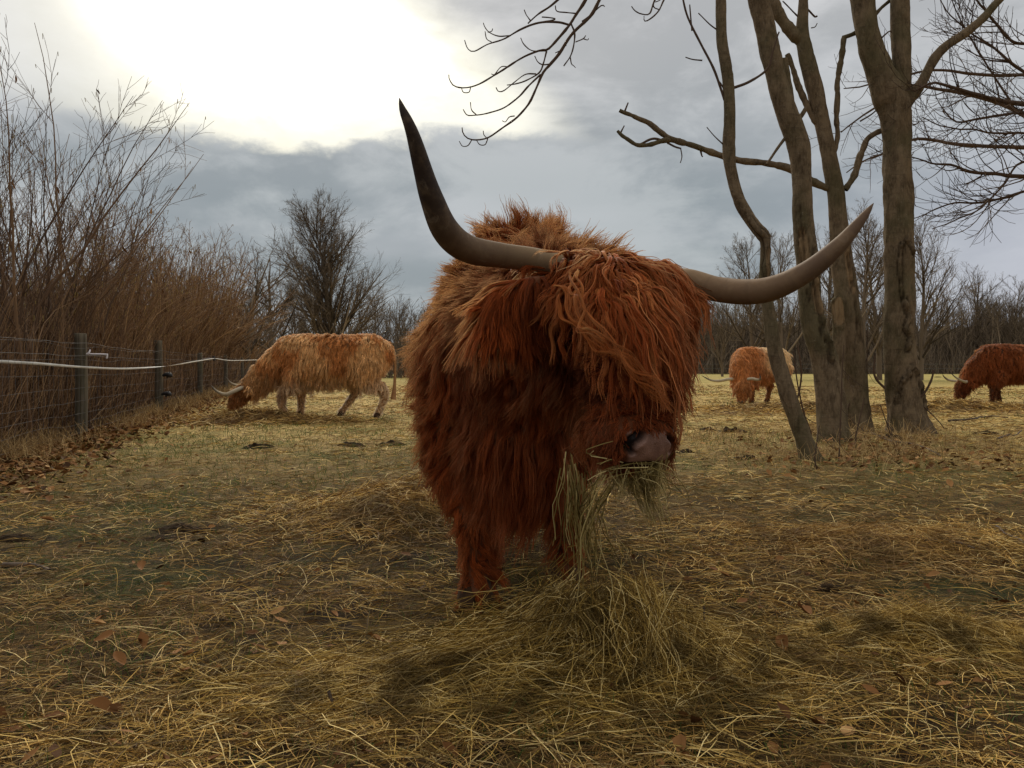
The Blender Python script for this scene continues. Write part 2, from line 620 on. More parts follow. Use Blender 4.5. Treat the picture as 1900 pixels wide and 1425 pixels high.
rr_ = np.concatenate([[0.0], 0.25 * 1.036 ** np.arange(0, 262)])
th_f = np.linspace(-0.85, 0.85, 240)
th_b = np.linspace(0.85, 2 * np.pi - 0.85, 62)[1:-1]
th = np.concatenate([th_f, th_b])
RR, TH = np.meshgrid(rr_, th, indexing='ij')
gx, gy = RR * np.sin(TH), RR * np.cos(TH)
gz = gh(gx, gy) * (1 - sstep(RR, 60, 120))
V = np.stack([gx, gy, gz], -1).reshape(-1, 3)
nr, nt = RR.shape
ii, jj = np.meshgrid(np.arange(nr - 1), np.arange(nt), indexing='ij')
j2 = (jj + 1) % nt
Q = np.stack([ii * nt + jj, (ii + 1) * nt + jj, (ii + 1) * nt + j2, ii * nt + j2], -1).reshape(-1, 4)
Q = Q[nt:]
V = np.concatenate([V, [[0, 0, float(gh(0, 0))]]])
tri_fix = np.stack([np.full(nt, len(V) - 1), nt + np.arange(nt), nt + (np.arange(nt) + 1) % nt, nt + (np.arange(nt) + 1) % nt], -1)


def ground_material():
    m, t, b = mat('pasture', 0.95, 0.1)
    p = geo(t)
    sx = t.nodes.new('ShaderNodeSeparateXYZ')
    t.links.new(p.s, sx.inputs[0])
    X, Y = N(sx.outputs[0]), N(sx.outputs[1])
    dist = N.m('SQRT', X * X + Y * Y)
    f1 = nnoise(p, 0.8, 5, 0.6)
    f2 = nnoise(p, 5.0, 6, 0.65, 0.5)
    f3 = nnoise(p, 45.0, 5, 0.7, 0.6)
    f4 = nnoise(p, 0.11, 4, 0.6, 0.0, (1, 3, 1))
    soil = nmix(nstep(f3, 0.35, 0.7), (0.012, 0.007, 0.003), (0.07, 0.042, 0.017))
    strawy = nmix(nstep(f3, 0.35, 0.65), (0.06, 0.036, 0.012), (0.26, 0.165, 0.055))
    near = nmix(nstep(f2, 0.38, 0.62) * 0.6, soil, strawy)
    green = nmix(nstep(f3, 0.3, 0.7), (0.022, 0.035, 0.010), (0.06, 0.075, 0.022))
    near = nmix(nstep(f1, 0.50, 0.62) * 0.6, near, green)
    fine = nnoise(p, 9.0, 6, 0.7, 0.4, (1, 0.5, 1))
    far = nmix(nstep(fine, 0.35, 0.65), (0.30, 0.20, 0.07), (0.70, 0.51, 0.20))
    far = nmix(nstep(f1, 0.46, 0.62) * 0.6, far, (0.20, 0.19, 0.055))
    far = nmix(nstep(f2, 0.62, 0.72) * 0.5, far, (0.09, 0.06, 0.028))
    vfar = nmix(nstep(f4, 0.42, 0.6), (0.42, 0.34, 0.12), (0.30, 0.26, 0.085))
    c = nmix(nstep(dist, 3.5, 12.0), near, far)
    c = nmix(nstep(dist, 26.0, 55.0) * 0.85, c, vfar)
    # woodland floor beyond the fence
    fx = X - (Y - 9.2) * -0.245 + 4.75
    c = nmix(1.0 - nstep(fx + (f2 - 0.5) * 0.6, -0.25, 0.35), c, nmix(nstep(f3, 0.35, 0.65), (0.03, 0.017, 0.010), (0.10, 0.055, 0.03)))
    c = nmix(nstep(Y, 84.0, 90.0), c, (0.045, 0.03, 0.02))
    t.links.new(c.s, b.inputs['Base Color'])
    bump(t, b, f3 + fine * 1.2, 1.0, 0.03)
    return m


M_ground = ground_material()
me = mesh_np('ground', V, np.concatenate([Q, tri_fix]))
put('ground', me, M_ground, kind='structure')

# wooded rise that closes the far side of the field
def hill_material():
    m, t, b = mat('leafless_slope', 1.0, 0.0)
    p = geo(t)
    f = nnoise(p, 1.5, 6, 0.75, 0.3, (1, 1, 0.35))
    g = nnoise(p, 0.08, 3, 0.6)
    c = nmix(nstep(f, 0.35, 0.68), (0.045, 0.034, 0.026), (0.13, 0.10, 0.072))
    c = nmix(nstep(g, 0.4, 0.6) * 0.4, c, (0.06, 0.05, 0.035))
    t.links.new(c.s, b.inputs['Base Color'])
    bump(t, b, f, 1.0, 0.8)
    return m


M_hill = hill_material()
xs = np.linspace(-150, 190, 340)
ys = np.linspace(0, 60, 26)
XX, YY = np.meshgrid(xs, ys, indexing='ij')
prof = sstep(YY, 0, 30)
hh = 7.2 + 1.6 * vn(np.stack([XX * 0.03, XX * 0, XX * 0], -1), 4) + 0.8 * vn(np.stack([XX * 0.12, XX * 0, XX * 0], -1), 6)
hh = hh * (0.55 + 0.45 * sstep(XX, -10, 20)) * (1 + 0.10 * sstep(XX, 60, 90))
ZZ = -0.3 + prof * hh * (1 + 0.03 * vn(np.stack([XX * 0.9, YY * 0.9, XX * 0], -1), 8))
ZZ = ZZ + prof * 0.35 * vn(np.stack([XX * 1.7, YY * 1.7, XX * 0], -1), 18)
Vh = np.stack([XX, YY + 100, ZZ], -1).reshape(-1, 3)
a_, b_ = XX.shape
ii, jj = np.meshgrid(np.arange(a_ - 1), np.arange(b_ - 1), indexing='ij')
Qh = np.stack([ii * b_ + jj, (ii + 1) * b_ + jj, (ii + 1) * b_ + jj + 1, ii * b_ + jj + 1], -1).reshape(-1, 4)
put('hill', mesh_np('hill', Vh, Qh), M_hill, kind='structure')


# ------------------------------------------------------------------ branches
def grow(S, Dr, L, r0, r1, n, wob, trop, rng, curl=0.0):
    """vectorised stems: start S (M,3), direction, length, radii; trop pulls along +z"""
    M = len(S)
    P = np.empty((M, n, 3)); P[:, 0] = S
    d = nrm(Dr)
    sg = (L / (n - 1))[:, None]
    drift = rng.normal(size=(M, 3)) * wob
    for i in range(1, n):
        d = d + rng.normal(size=(M, 3)) * wob + drift * 0.35
        tz = trop[:, None] if isinstance(trop, np.ndarray) else trop
        d = d + np.array([[0, 0, 1.0]]) * (tz + curl * (i / n))
        d = nrm(d)
        P[:, i] = P[:, i - 1] + d * sg
    t = np.linspace(0, 1, n)[None, :]
    R = r0[:, None] * (1 - t) + r1[:, None] * t
    return P, R


def spawn(P, R, k, t0, t1, ang, lr, rng, ls=None, jit=0.35, flat=None):
    """children directions on parents: k per parent"""
    M, n, _ = P.shape
    idx = np.repeat(np.arange(M), k)
    t = rng.uniform(t0, t1, len(idx))
    f = t * (n - 1)
    i = np.clip(f.astype(int), 0, n - 2)
    u = (f - i)[:, None]
    S = P[idx, i] * (1 - u) + P[idx, i + 1] * u
    T = nrm(P[idx, i + 1] - P[idx, i])
    rad = R[idx, i] * (1 - u[:, 0]) + R[idx, i + 1] * u[:, 0]
    q = rng.normal(size=(len(idx), 3))
    if flat is not None: q = q * np.asarray(flat)[None]
    side = nrm(np.cross(T, np.cross(q, T)))
    a = ang * (1 + rng.uniform(-jit, jit, len(idx)))
    Dr = T * np.cos(a)[:, None] + side * np.sin(a)[:, None]
    PL = np.linalg.norm(np.diff(P, axis=1), axis=2).sum(1)[idx]
    L = PL * lr * (1.15 - t * 0.75) * rng.uniform(0.55, 1.2, len(idx))
    return S, Dr, L, rad


def bare_tree(rng, H, r, spread=0.6, nlimb=16, sub=7, twig=7, t0=0.18, trop=0.04, lean=(0, 0), limb_len=0.55, fine=1.0, levels=4):
    """trunk plus branch levels -> list of (P,R)"""
    one = np.ones(1)
    P0, R0 = grow(np.zeros((1, 3)) - [0, 0, 0.05], np.array([[lean[0], lean[1], 1.0]]), one * H, one * r, one * r * 0.12, 14, 0.035, 0.05, rng)
    out = [(P0, R0)]
    S, Dd, L, rad = spawn(P0, R0, nlimb, t0, 0.95, spread, limb_len, rng)
    P1, R1 = grow(S, Dd, L, np.minimum(rad * 0.55, L * 0.022 + 0.004), np.full(len(L), 0.004 * fine), 7, 0.07, trop, rng)
    out.append((P1, R1))
    S, Dd, L, rad = spawn(P1, R1, sub, 0.2, 1.0, 0.6, 0.5, rng)
    P2, R2 = grow(S, Dd, L, np.minimum(rad * 0.6, L * 0.014 + 0.003), np.full(len(L), 0.003 * fine), 4, 0.10, trop, rng)
    out.append((P2, R2))
    if levels > 3:
        S, Dd, L, rad = spawn(P2, R2, twig, 0.15, 1.0, 0.65, 0.55, rng)
        P3, R3 = grow(S, Dd, L, np.maximum(rad * 0.5, 0.003 * fine), np.full(len(L), 0.002 * fine), 3, 0.12, trop, rng)
        out.append((P3, R3))
    return out


def tree_meshes(name, lv):
    a = Bag().tubes(*lv[0], 8).mesh('trunk')
    b = Bag()
    for i, (P, R) in enumerate(lv[1:]):
        b.tubes(P, R, 4 if i == 0 else 3)
    return a, b.mesh('crown')


def place_tree(meshes, loc, label, sc=1.0, rz=0.0, group='bare trees across the field', mt=None, name='bare_tree'):
    t = thing(name, loc, label, 'tree', group)
    for nm, me_ in zip(('trunk', 'crown'), meshes):
        o = bpy.data.objects.new(nm, me_)
        C.objects.link(o)
        if len(me_.materials) == 0: me_.materials.append(mt or M_fartwig)
        o.parent = t
    t.scale = (sc, sc, sc)
    t.rotation_euler = (0, 0, rz)
    return t


rng = np.random.default_rng(11)
far_tree = [tree_meshes('far_tree', bare_tree(np.random.default_rng(40 + i), 8.2, 0.16, 0.62, 34, 10, 7, 0.10, 0.05, limb_len=0.56, fine=1.9)) for i in range(4)]
cone = tree_meshes('cone_tree', bare_tree(np.random.default_rng(5), 9.3, 0.20, 0.60, 100, 14, 8, 0.06, 0.034, limb_len=0.58, fine=1.7))
gnarled = tree_meshes('gnarled_tree', bare_tree(np.random.default_rng(8), 6.6, 0.17, 0.75, 22, 9, 8, 0.16, 0.01, limb_len=0.6, fine=2.2))


def gpt(px, d):
    x = (px - 950) / F * d
    return (x, d, float(gh(x, d)) * (1 if d < 60 else 0))


place_tree(cone, gpt(615, 46), 'tall cone-shaped bare tree standing behind the golden cow', 0.95)
place_tree(gnarled, gpt(505, 42), 'bare gnarled tree just left of the cone-shaped tree', 0.95, 0.7)
place_tree(gnarled, gpt(455, 38), 'bare gnarled tree where the hedge of shrubs ends', 0.9, 2.2)
place_tree(far_tree[0], gpt(548, 62), 'small bare tree low behind the left flank of the cone-shaped tree', 0.72, 1.0)
place_tree(far_tree[1], gpt(690, 60), 'bare tree low behind the right flank of the cone-shaped tree', 0.72, 2.0)
place_tree(far_tree[2], gpt(742, 70), 'small bare tree showing beside the big cow\'s left shoulder', 0.72, 3.0)
place_tree(far_tree[0], gpt(1395, 52), 'bare tree with a wide crown behind the leaning thin trunk', 0.98, 0.3)
place_tree(far_tree[1], gpt(1455, 48), 'bare tree between the leaning trunk and the second trunk', 0.93, 4.0)
place_tree(far_tree[2], gpt(1530, 50), 'bare tree seen between the second and third trunks', 0.98, 1.3)
place_tree(far_tree[3], gpt(1600, 44), 'tallest of the bare trees, in the gap left of the thickest trunk', 1.02, 2.0)
place_tree(far_tree[0], gpt(1632, 48), 'bare tree rising beside the left edge of the thickest trunk', 0.98, 5.2)
place_tree(far_tree[1], gpt(1708, 46), 'bare tree spreading out right of the thickest trunk', 0.98, 0.2)
place_tree(far_tree[3], gpt(1340, 60), 'low bare tree just under the big cow\'s right horn', 0.62, 0.5)
place_tree(far_tree[2], gpt(1805, 92), 'round bare tree on the skyline above the far wood', 1.30, 0.9)
place_tree(far_tree[0], gpt(1880, 90), 'ragged bare tree on the skyline at the right edge', 1.15, 2.9)
place_tree(far_tree[1], gpt(1840, 95), 'thin bare tree between the two skyline trees', 0.98, 3.9)

# the far wood: one mass of stems and twigs
bag = Bag()
wr = np.random.default_rng(77)
nt_ = 620
px_ = np.concatenate([wr.uniform(1230, 1990, 460), wr.uniform(380, 860, 160)])
dd_ = wr.uniform(86, 104, nt_)
dd_[460:] = wr.uniform(58, 80, 160)
S = np.stack([(px_ - 950) / F * dd_, dd_, np.zeros(nt_)], -1)
Ht = wr.uniform(6.0, 8.6, nt_) * np.where(np.arange(nt_) < 460, 1.0, 0.66)
P0, R0 = grow(S, np.tile([[0, 0, 1.0]], (nt_, 1)), Ht, Ht * 0.013, Ht * 0.003, 5, 0.05, 0.2, wr)
bag.tubes(P0, R0, 3)
S1, D1, L1, r1 = spawn(P0, R0, 18, 0.1, 1.0, 0.6, 0.42, wr)
P1, R1 = grow(S1, D1, L1, np.maximum(r1 * 0.4, 0.014), np.full(len(L1), 0.01), 3, 0.1, 0.08, wr)
bag.tubes(P1, R1, 3)
S2, D2, L2, r2 = spawn(P1, R1, 3, 0.2, 1.0, 0.6, 0.6, wr)
P2, R2 = grow(S2, D2, L2, np.full(len(L2), 0.012), np.full(len(L2), 0.008), 2, 0.1, 0.05, wr)
bag.tubes(P2, R2, 3)
# hedge-bottom scrub along the far field edge
ns_ = 5200
pxs = np.concatenate([wr.uniform(1230, 1990, 3600), wr.uniform(380, 900, 1600)])
ds = wr.uniform(84, 92, ns_); ds[3600:] = wr.uniform(56, 62, 1600)
Ss = np.stack([(pxs - 950) / F * ds, ds, np.zeros(ns_)], -1)
Ps, Rs = grow(Ss, np.concatenate([wr.normal(size=(ns_, 2)) * 0.4, np.ones((ns_, 1))], 1), wr.uniform(0.6, 3.4, ns_), np.full(ns_, 0.022), np.full(ns_, 0.01), 3, 0.15, 0.05, wr)
bag.tubes(Ps, Rs, 3)
bag.build('woodland', M_fartwig, label='dark leafless wood massed along the far side of the field', cat='wood', kind='stuff')

# far field fence: pale posts and a rail
ff = thing('field_fence', (30, 83, 0), 'low post and wire fence across the far end of the field', 'fence')
for k in range(22):
    x = (1290 + k * 32 - 950) / F * 83
    b_ = Bag().tube([(x - 30, 0, -0.1), (x - 30, 0, 1.15)], [0.05, 0.05], 5)
    o = put('post', b_.mesh('post'), M_post, None); o.parent = ff
for z in (0.55, 1.0):
    b_ = Bag().tube([((1280 - 950) / F * 83 - 30, 0.06, z), ((1980 - 950) / F * 83 - 30, 0.06, z)], [0.014, 0.014], 4)
    o = put('rail', b_.mesh('rail'), M_wire, None); o.parent = ff


# ------------------------------------------------------------------ near tree clump
def base_d(px, py):
    d = 8.0
    for _ in range(30):
        d = (EYE - float(gh((px - 950) / F * d, d))) * F / (py - HORIZON)
    return d


def trunk_mesh(spine, d, name='trunk', sides=36, n=150, scars=(), wounds=(), rough=1.0, seed=0, flare=True):
    """spine: (px, py, half width px, depth offset). scars / wounds in (angle, height fraction)"""
    pts = np.array([W(p[0], p[1], d + (p[3] if len(p) > 3 else 0)) for p in spine])
    rad = np.array([p[2] / F * d for p in spine])
    P, R = spline(pts, rad, n)
    if flare:
        base = pts[0] - (pts[1] - pts[0]) / np.linalg.norm(pts[1] - pts[0]) * 0.15
        P = np.concatenate([[base], P]); R = np.concatenate([[R[0] * 1.15], R])
    V, q = tube_arrays(P[None], R[None], sides)
    n = len(P)
    V = V.reshape(n, sides, 3)
    cen = P[:, None, :]
    out = nrm(V - cen)
    ang = np.arctan2(out[..., 0], -out[..., 1])          # 0 faces the camera side, + to the right
    h = np.linspace(0, 1, n)[:, None] * np.ones((1, sides))
    disp = (fbm(V * [11, 11, 4], seed, 3) * 0.15 + vn(V * [3, 3, 1.2], seed + 5) * 0.10) * R[:, None] * rough
    disp += fbm(V * [40, 40, 22], seed + 9, 2) * 0.0022
    # branch collars and ring creases
    disp -= 0.004 * np.exp(-((np.mod(V[..., 2] * 1.7 + 0.12 * np.sin(ang), 1.0) - 0.5) / 0.03) ** 2)
    scar = np.zeros((n, sides)); wound = np.zeros((n, sides))
    for (pl, wd, amp) in scars:
        pl = np.asarray(pl, float)
        best = np.full((n, sides), 9.0)
        hs = np.linalg.norm(P[-1] - P[0])
        rm = R[:, None]
        wig = 0.012 * vn(V * 14, seed + 31)
        for (a0, h0), (a1, h1) in zip(pl[:-1], pl[1:]):
            ax, ay = (a0 * rm), h0 * hs
            bx, by = (a1 * rm), h1 * hs
            px_, py_ = ang * rm, h * hs
            vx, vy = bx - ax, by - ay
            tt = np.clip(((px_ - ax) * vx + (py_ - ay) * vy) / (vx * vx + vy * vy + 1e-9), 0, 1)
            best = np.minimum(best, np.hypot(px_ - ax - tt * vx, py_ - ay - tt * vy) + wig)
        disp += amp * 1.8 * np.exp(-(best / wd) ** 2) * (1 + 0.8 * vn(V * 34, seed + 3))
        disp -= amp * 1.2 * np.exp(-((best - wd * 1.5) / (wd * 0.45)) ** 2)
        scar = np.maximum(scar, np.exp(-((best - wd * 1.3) / (wd * 0.5)) ** 2) * 0.9)
    for (a0, h0, aw, hw) in wounds:
        k = ((ang - a0) / aw) ** 2 + ((h - h0) / hw) ** 2 + 0.35 * fbm(V * [14, 14, 6], seed + 21, 2)
        f = 1 - sstep(k, 0.75, 1.0)
        disp -= f * 0.008
        wound = np.maximum(wound, f)
        rim = np.exp(-((k - 1.05) / 0.18) ** 2)
        disp += rim * 0.010
        scar = np.maximum(scar, np.exp(-((k - 0.88) / 0.09) ** 2) * 0.7)
    V = (V + out * disp[..., None]).reshape(-1, 3)
    bg_ = Bag().add(V, q)
    me_ = bg_.mesh(name)
    for nm, arr in (('scar', scar), ('wound', wound)):
        at = me_.attributes.new(nm, 'FLOAT', 'POINT')
        at.data.foreach_set('value', arr.ravel().astype(np.float32))
    return me_, P, R


def branch(parent, pts, d, name='branch', sides=10, n=None, seed=0, knots=0.1, mt=None):
    """limb: (px, py, half width px, depth offset)"""
    n = n or 6 * len(pts)
    p = np.array([W(a[0], a[1], d + (a[3] if len(a) > 3 else 0)) for a in pts])
    r = np.array([a[2] / F * d for a in pts])
    P, R = spline(p, r, n)
    P = P + vn3(P * 7, seed) * (0.012 * min(1, R.max() / 0.02)) * np.linspace(0, 1, n)[:, None]
    R = R * (1 + knots * vn(P * 22, seed + 3))
    return P, R


def twiggy(rng_, P, R, k1, k2, L1=0.5, L2=0.5, t0=0.15, up=0.12, n1=7, ang=0.75, r1=0.0035):
    """side twigs that droop then curl up at the tips, as on ash and horse chestnut"""
    b = Bag()
    S, Dd, L, rad = spawn(P[None], R[None], k1, t0, 1.0, ang, 1.0, rng_)
    L = L1 * rng_.uniform(0.5, 1.3, len(L))
    A, RA = grow(S, Dd, L, np.minimum(np.maximum(rad * 0.5, r1), 0.008), np.full(len(L), r1 * 0.75), n1, 0.10, -0.02, rng_, curl=up * 2.2)
    b.tubes(A, RA, 4)
    S, Dd, L, rad = spawn(A, RA, k2, 0.2, 1.0, 0.8, 1.0, rng_)
    L = L2 * rng_.uniform(0.25, 1.0, len(L))
    B, RB = grow(S, Dd, L, np.full(len(L), r1 * 0.9), np.full(len(L), r1 * 0.65), 5, 0.12, -0.01, rng_, curl=up * 3.0)
    b.tubes(B, RB, 3)
    return b


GROUP_CLUMP = 'grey-brown trunks of the tree clump on the right'
d1, d2, d3, d4 = base_d(1500, 855), base_d(1545, 818), base_d(1592, 802), base_d(1687, 803)
tr = np.random.default_rng(21)

# leaning thin tree
t1 = thing('tree', W(1500, 855, d1), 'thin leaning tree nearest the camera, kinked where it crosses behind the horn', 'tree', GROUP_CLUMP)
m_, P, R = trunk_mesh([(1506, 857, 21.06), (1492, 815, 15.6), (1475, 770, 14.82), (1452, 700, 14.82), (1436, 640, 14.04), (1427, 580, 12.48), (1419, 520, 10.92), (1420, 455, 10.14),
                       (1416, 438, 13.26), (1400, 418, 11.7), (1372, 372, 11.7), (1356, 315, 10.53), (1352, 270, 11.7), (1354, 200, 10.14), (1350, 140, 9.75), (1340, 80, 9.36), (1338, 20, 8.97), (1338, -90, 7.8), (1345, -400, 4.68)],
                      d1, seed=1, n=170, scars=[([(-0.2, 0.28), (0.0, 0.33), (-0.3, 0.37)], 0.018, 0.012)], wounds=[(0.5, 0.30, 0.6, 0.03)])
put('trunk', m_, M_bark, t1)
b = Bag()
for pts, sd_ in (([(1346, 190, 2.6), (1325, 130, 2.4), (1300, 80, 2.2), (1272, 20, 2), (1262, -40, 1.8)], 3),
                 ([(1284, 57, 1.6), (1281, 20, 1.3), (1280, 8, 1.1)], 4), ([(1303, 112, 1.6), (1285, 110, 1.3), (1272, 106, 1.1)], 5),
                 ([(1338, 60, 1.8), (1318, 46, 1.3), (1296, 24, 1.0)], 6), ([(1342, 268, 1.5), (1325, 252, 1.1), (1311, 236, 0.9)], 7),
                 ([(1356, 165, 3), (1390, 152, 2.6), (1424, 128, 2.2), (1435, 95, 1.8), (1446, 60, 1.4)], 8),
                 ([(1345, 168, 1.6), (1337, 155, 1.4), (1332, 150, 1.2)], 9)):
    P_, R_ = branch(None, pts, d1, seed=sd_)
    Bag().tubes(P_[None], R_[None], 5).build('twig', M_twig, t1)

# second trunk
t2 = thing('tree', W(1545, 818, d2), 'broad pale trunk with torn bark, second from the left in the clump', 'tree', GROUP_CLUMP)
m_, P, R = trunk_mesh([(1548, 822, 32.56), (1545, 790, 28.12), (1540, 730, 26.64), (1530, 670, 24.42), (1512, 610, 22.94), (1502, 560, 20.72), (1497, 480, 19.98), (1489, 400, 18.13),
                       (1488, 330, 18.13), (1482, 270, 19.98), (1466, 225, 19.24), (1448, 175, 18.5), (1432, 110, 18.5), (1417, 40, 18.13), (1400, -30, 17.76), (1370, -180, 16.28), (1320, -500, 10.36)],
                      d2, seed=2, n=220,
                      scars=[([(0.55, 0.27), (0.35, 0.245), (0.7, 0.20), (0.5, 0.17)], 0.02, 0.018), ([(-0.75, 0.33), (-0.7, 0.25), (-0.2, 0.205)], 0.015, 0.014), ([(0.2, 0.16), (0.5, 0.14), (0.3, 0.12)], 0.02, 0.02)],
                      wounds=[(-0.55, 0.27, 0.6, 0.035), (0.45, 0.215, 0.5, 0.035)])
put('trunk', m_, M_bark, t2)
b = Bag()
for pts, sd_ in (([(1405, -60, 5), (1330, -150, 4), (1230, -170, 3.5), (1120, -120, 3)], 13),
                 ([(1452, 110, 10), (1462, 160, 8), (1470, 215, 6)], 14),
                 ([(1496, 200, 4.5), (1480, 225, 4), (1450, 265, 3), (1432, 290, 2.4), (1422, 303, 2)], 15)):
    P_, R_ = branch(None, pts, d2, seed=sd_)
    Bag().tubes(P_[None], R_[None], 7).build('branch', M_bark, t2)

# third trunk, forked at the top, with the long snapped limb reaching left
t3 = thing('tree', W(1592, 802, d3), 'upright trunk forking near the top with a long limb reaching left over the field', 'tree', GROUP_CLUMP)
m_, P, R = trunk_mesh([(1594, 806, 28.8), (1590, 780, 24.8), (1586, 720, 22.4), (1580, 640, 20.8), (1573, 560, 20.8), (1563, 490, 19.2), (1556, 410, 16.8), (1550, 350, 16), (1540, 300, 15.2),
                       (1528, 240, 15.2), (1512, 170, 15.2), (1494, 95, 13.6), (1488, 60, 12), (1491, 0, 8.8), (1492, -100, 7.2), (1500, -400, 4)],
                      d3, seed=3, n=200,
                      scars=[([(0.3, 0.30), (0.25, 0.22), (0.4, 0.15)], 0.014, 0.012)], wounds=[(0.2, 0.26, 0.3, 0.045)])
put('trunk', m_, M_bark, t3)
m_, P, R = trunk_mesh([(1557, 700, 11), (1557, 640, 12), (1555, 585, 11), (1553, 556, 9), (1552, 550, 4)], d3 - 0.22, 'dead_stem', 18, 60, seed=31, rough=1.4, flare=False, wounds=[(0, 0.8, 1.5, 0.2)])
put('dead_stem', m_, M_bark, t3)
for k, (pts, sd_, nm) in enumerate((
        ([(1550, 352, 7), (1525, 345, 7), (1495, 330, 6.8), (1462, 312, 6.5), (1420, 303, 6.2), (1375, 298, 6), (1330, 286, 5.8), (1290, 272, 5.5), (1250, 260, 5.5), (1225, 243, 5), (1190, 222, 4.2), (1150, 204, 3.4)], 16, 'limb'),
        ([(1262, 262, 5), (1235, 260, 4.6), (1205, 268, 4.2), (1180, 268, 3.8), (1160, 255, 3.4), (1145, 243, 3)], 17, 'limb'),
        ([(1568, 352, 5.5), (1585, 325, 6.5), (1596, 290, 6), (1606, 262, 5.5), (1622, 247, 5), (1640, 241, 5)], 18, 'limb'),
        ([(1540, 300, 4), (1550, 275, 4.5), (1554, 250, 4.5), (1552, 215, 5), (1555, 150, 5), (1562, 100, 5.5), (1566, 68, 5)], 19, 'limb'),
        ([(1564, 70, 4), (1585, 62, 3.8), (1610, 46, 3.6), (1630, 20, 3.4), (1650, 2, 3.2), (1690, -30, 3)], 20, 'limb'),
        ([(1487, 75, 13), (1470, 60, 12), (1450, 35, 11), (1436, 5, 10.5), (1428, -30, 10), (1415, -120, 8)], 22, 'limb'),
        ([(1520, 235, 6), (1502, 205, 6), (1486, 170, 5.5), (1472, 130, 5), (1462, 100, 5)], 23, 'limb'))):
    P_, R_ = branch(None, pts, d3, seed=sd_, knots=0.22)
    Bag().tubes(P_[None], R_[None], 12).build(nm, M_bark, t3)
b = Bag()
for pts in ([(1160, 205, 1.9), (1164, 195, 1.6), (1166, 190, 1.4)], [(1152, 246, 1.9), (1156, 238, 1.5), (1158, 233, 1.3)],
            [(1188, 268, 2.4), (1212, 257, 2.4), (1235, 262, 2.2)], [(1238, 265, 2.2), (1252, 272, 2), (1264, 276, 1.6)],
            [(1263, 276, 1.2), (1265, 290, 1.0), (1262, 302, 0.9)], [(1300, 280, 2), (1302, 290, 1.4), (1304, 292, 1)],
            [(1480, 30, 1.8), (1468, 18, 1.4), (1452, 2, 1.2)], [(1596, 225, 1.6), (1620, 210, 1.3), (1640, 190, 1)],
            [(1488, 5, 1.8), (1510, 30, 1.8), (1516, 30, 1.6)], [(1505, 52, 1.1), (1512, 50, 1), (1516, 43, 0.9)]):
    P_, R_ = branch(None, pts, d3, seed=int(pts[0][0]))
    Bag().tubes(P_[None], R_[None], 5).build('twig', M_twig, t3)

# thickest trunk, forked
t4 = thing('tree', W(1687, 803, d4), 'thickest trunk of the clump, forked high up, its bark gnarled and scarred below', 'tree', GROUP_CLUMP)
m_, P, R = trunk_mesh([(1692, 808, 46), (1687, 785, 38), (1680, 740, 33.5), (1674, 690, 31), (1670, 630, 29), (1670, 560, 27.5), (1668, 480, 26.5), (1667, 400, 26), (1665, 320, 25), (1664, 250, 25),
                       (1660, 205, 28), (1650, 175, 30), (1635, 140, 26), (1617, 90, 23), (1606, 40, 21), (1598, -20, 20), (1585, -120, 18), (1560, -420, 9)],
                      d4, seed=4, n=260, sides=56,
                      scars=[([(-0.25, 0.285), (0.1, 0.295), (0.75, 0.27)], 0.013, 0.016), ([(-0.3, 0.285), (-0.4, 0.25), (-0.3, 0.21)], 0.014, 0.016),
                             ([(-0.15, 0.205), (0.2, 0.18), (-0.1, 0.165), (0.3, 0.15), (0.0, 0.135)], 0.022, 0.026),
                             ([(-0.9, 0.06), (-0.55, 0.085), (-0.1, 0.095), (0.2, 0.11), (0.55, 0.095), (0.85, 0.06), (1.0, 0.04)], 0.016, 0.022)],
                      wounds=[])
put('trunk', m_, M_bark, t4)
m_, P, R = trunk_mesh([(1662, 228, 17), (1667, 190, 19), (1671, 150, 19), (1672, 100, 18), (1670, 40, 17.5), (1670, -30, 17), (1675, -120, 15), (1690, -420, 8)], d4 + 0.03, 'limb', 28, 80, seed=42, flare=False)
put('limb', m_, M_bark, t4)
P_, R_ = branch(None, [(1678, 200, 10), (1695, 175, 10), (1712, 150, 9.5), (1728, 118, 9), (1752, 88, 8.5), (1790, 62, 8), (1822, 35, 7.5), (1850, 5, 7), (1900, -60, 6)], d4, seed=24)
Bag().tubes(P_[None], R_[None], 14).build('limb', M_bark, t4)
P_, R_ = branch(None, [(1700, 800, 12, -0.1), (1722, 806, 8, -0.2), (1745, 812, 5, -0.2), (1765, 820, 3, -0.25)], d4, seed=26)
P_[:, 2] -= 0.02
Bag().tubes(P_[None], R_[None], 10).build('root', M_bark, t4)
b = Bag()
for pts in ([(1694, 232, 1.8), (1700, 230, 1.2), (1704, 227, 0.8)], [(1636, 70, 1.6), (1650, 58, 1.3), (1655, 60, 1)],
            [(1642, 720, 2.4), (1628, 706, 2.4), (1622, 690, 2), (1624, 660, 1.6)],
            [(1700, 742, 2.4), (1716, 728, 2.2), (1728, 705, 2), (1732, 686, 1.8)], [(1704, 745, 1.4), (1740, 780, 1.0), (1752, 795, 0.9)]):
    P_, R_ = branch(None, pts, d4 - 0.15, seed=int(pts[0][0]))
    Bag().tubes(P_[None], R_[None], 5).build('twig', M_twig, t4)

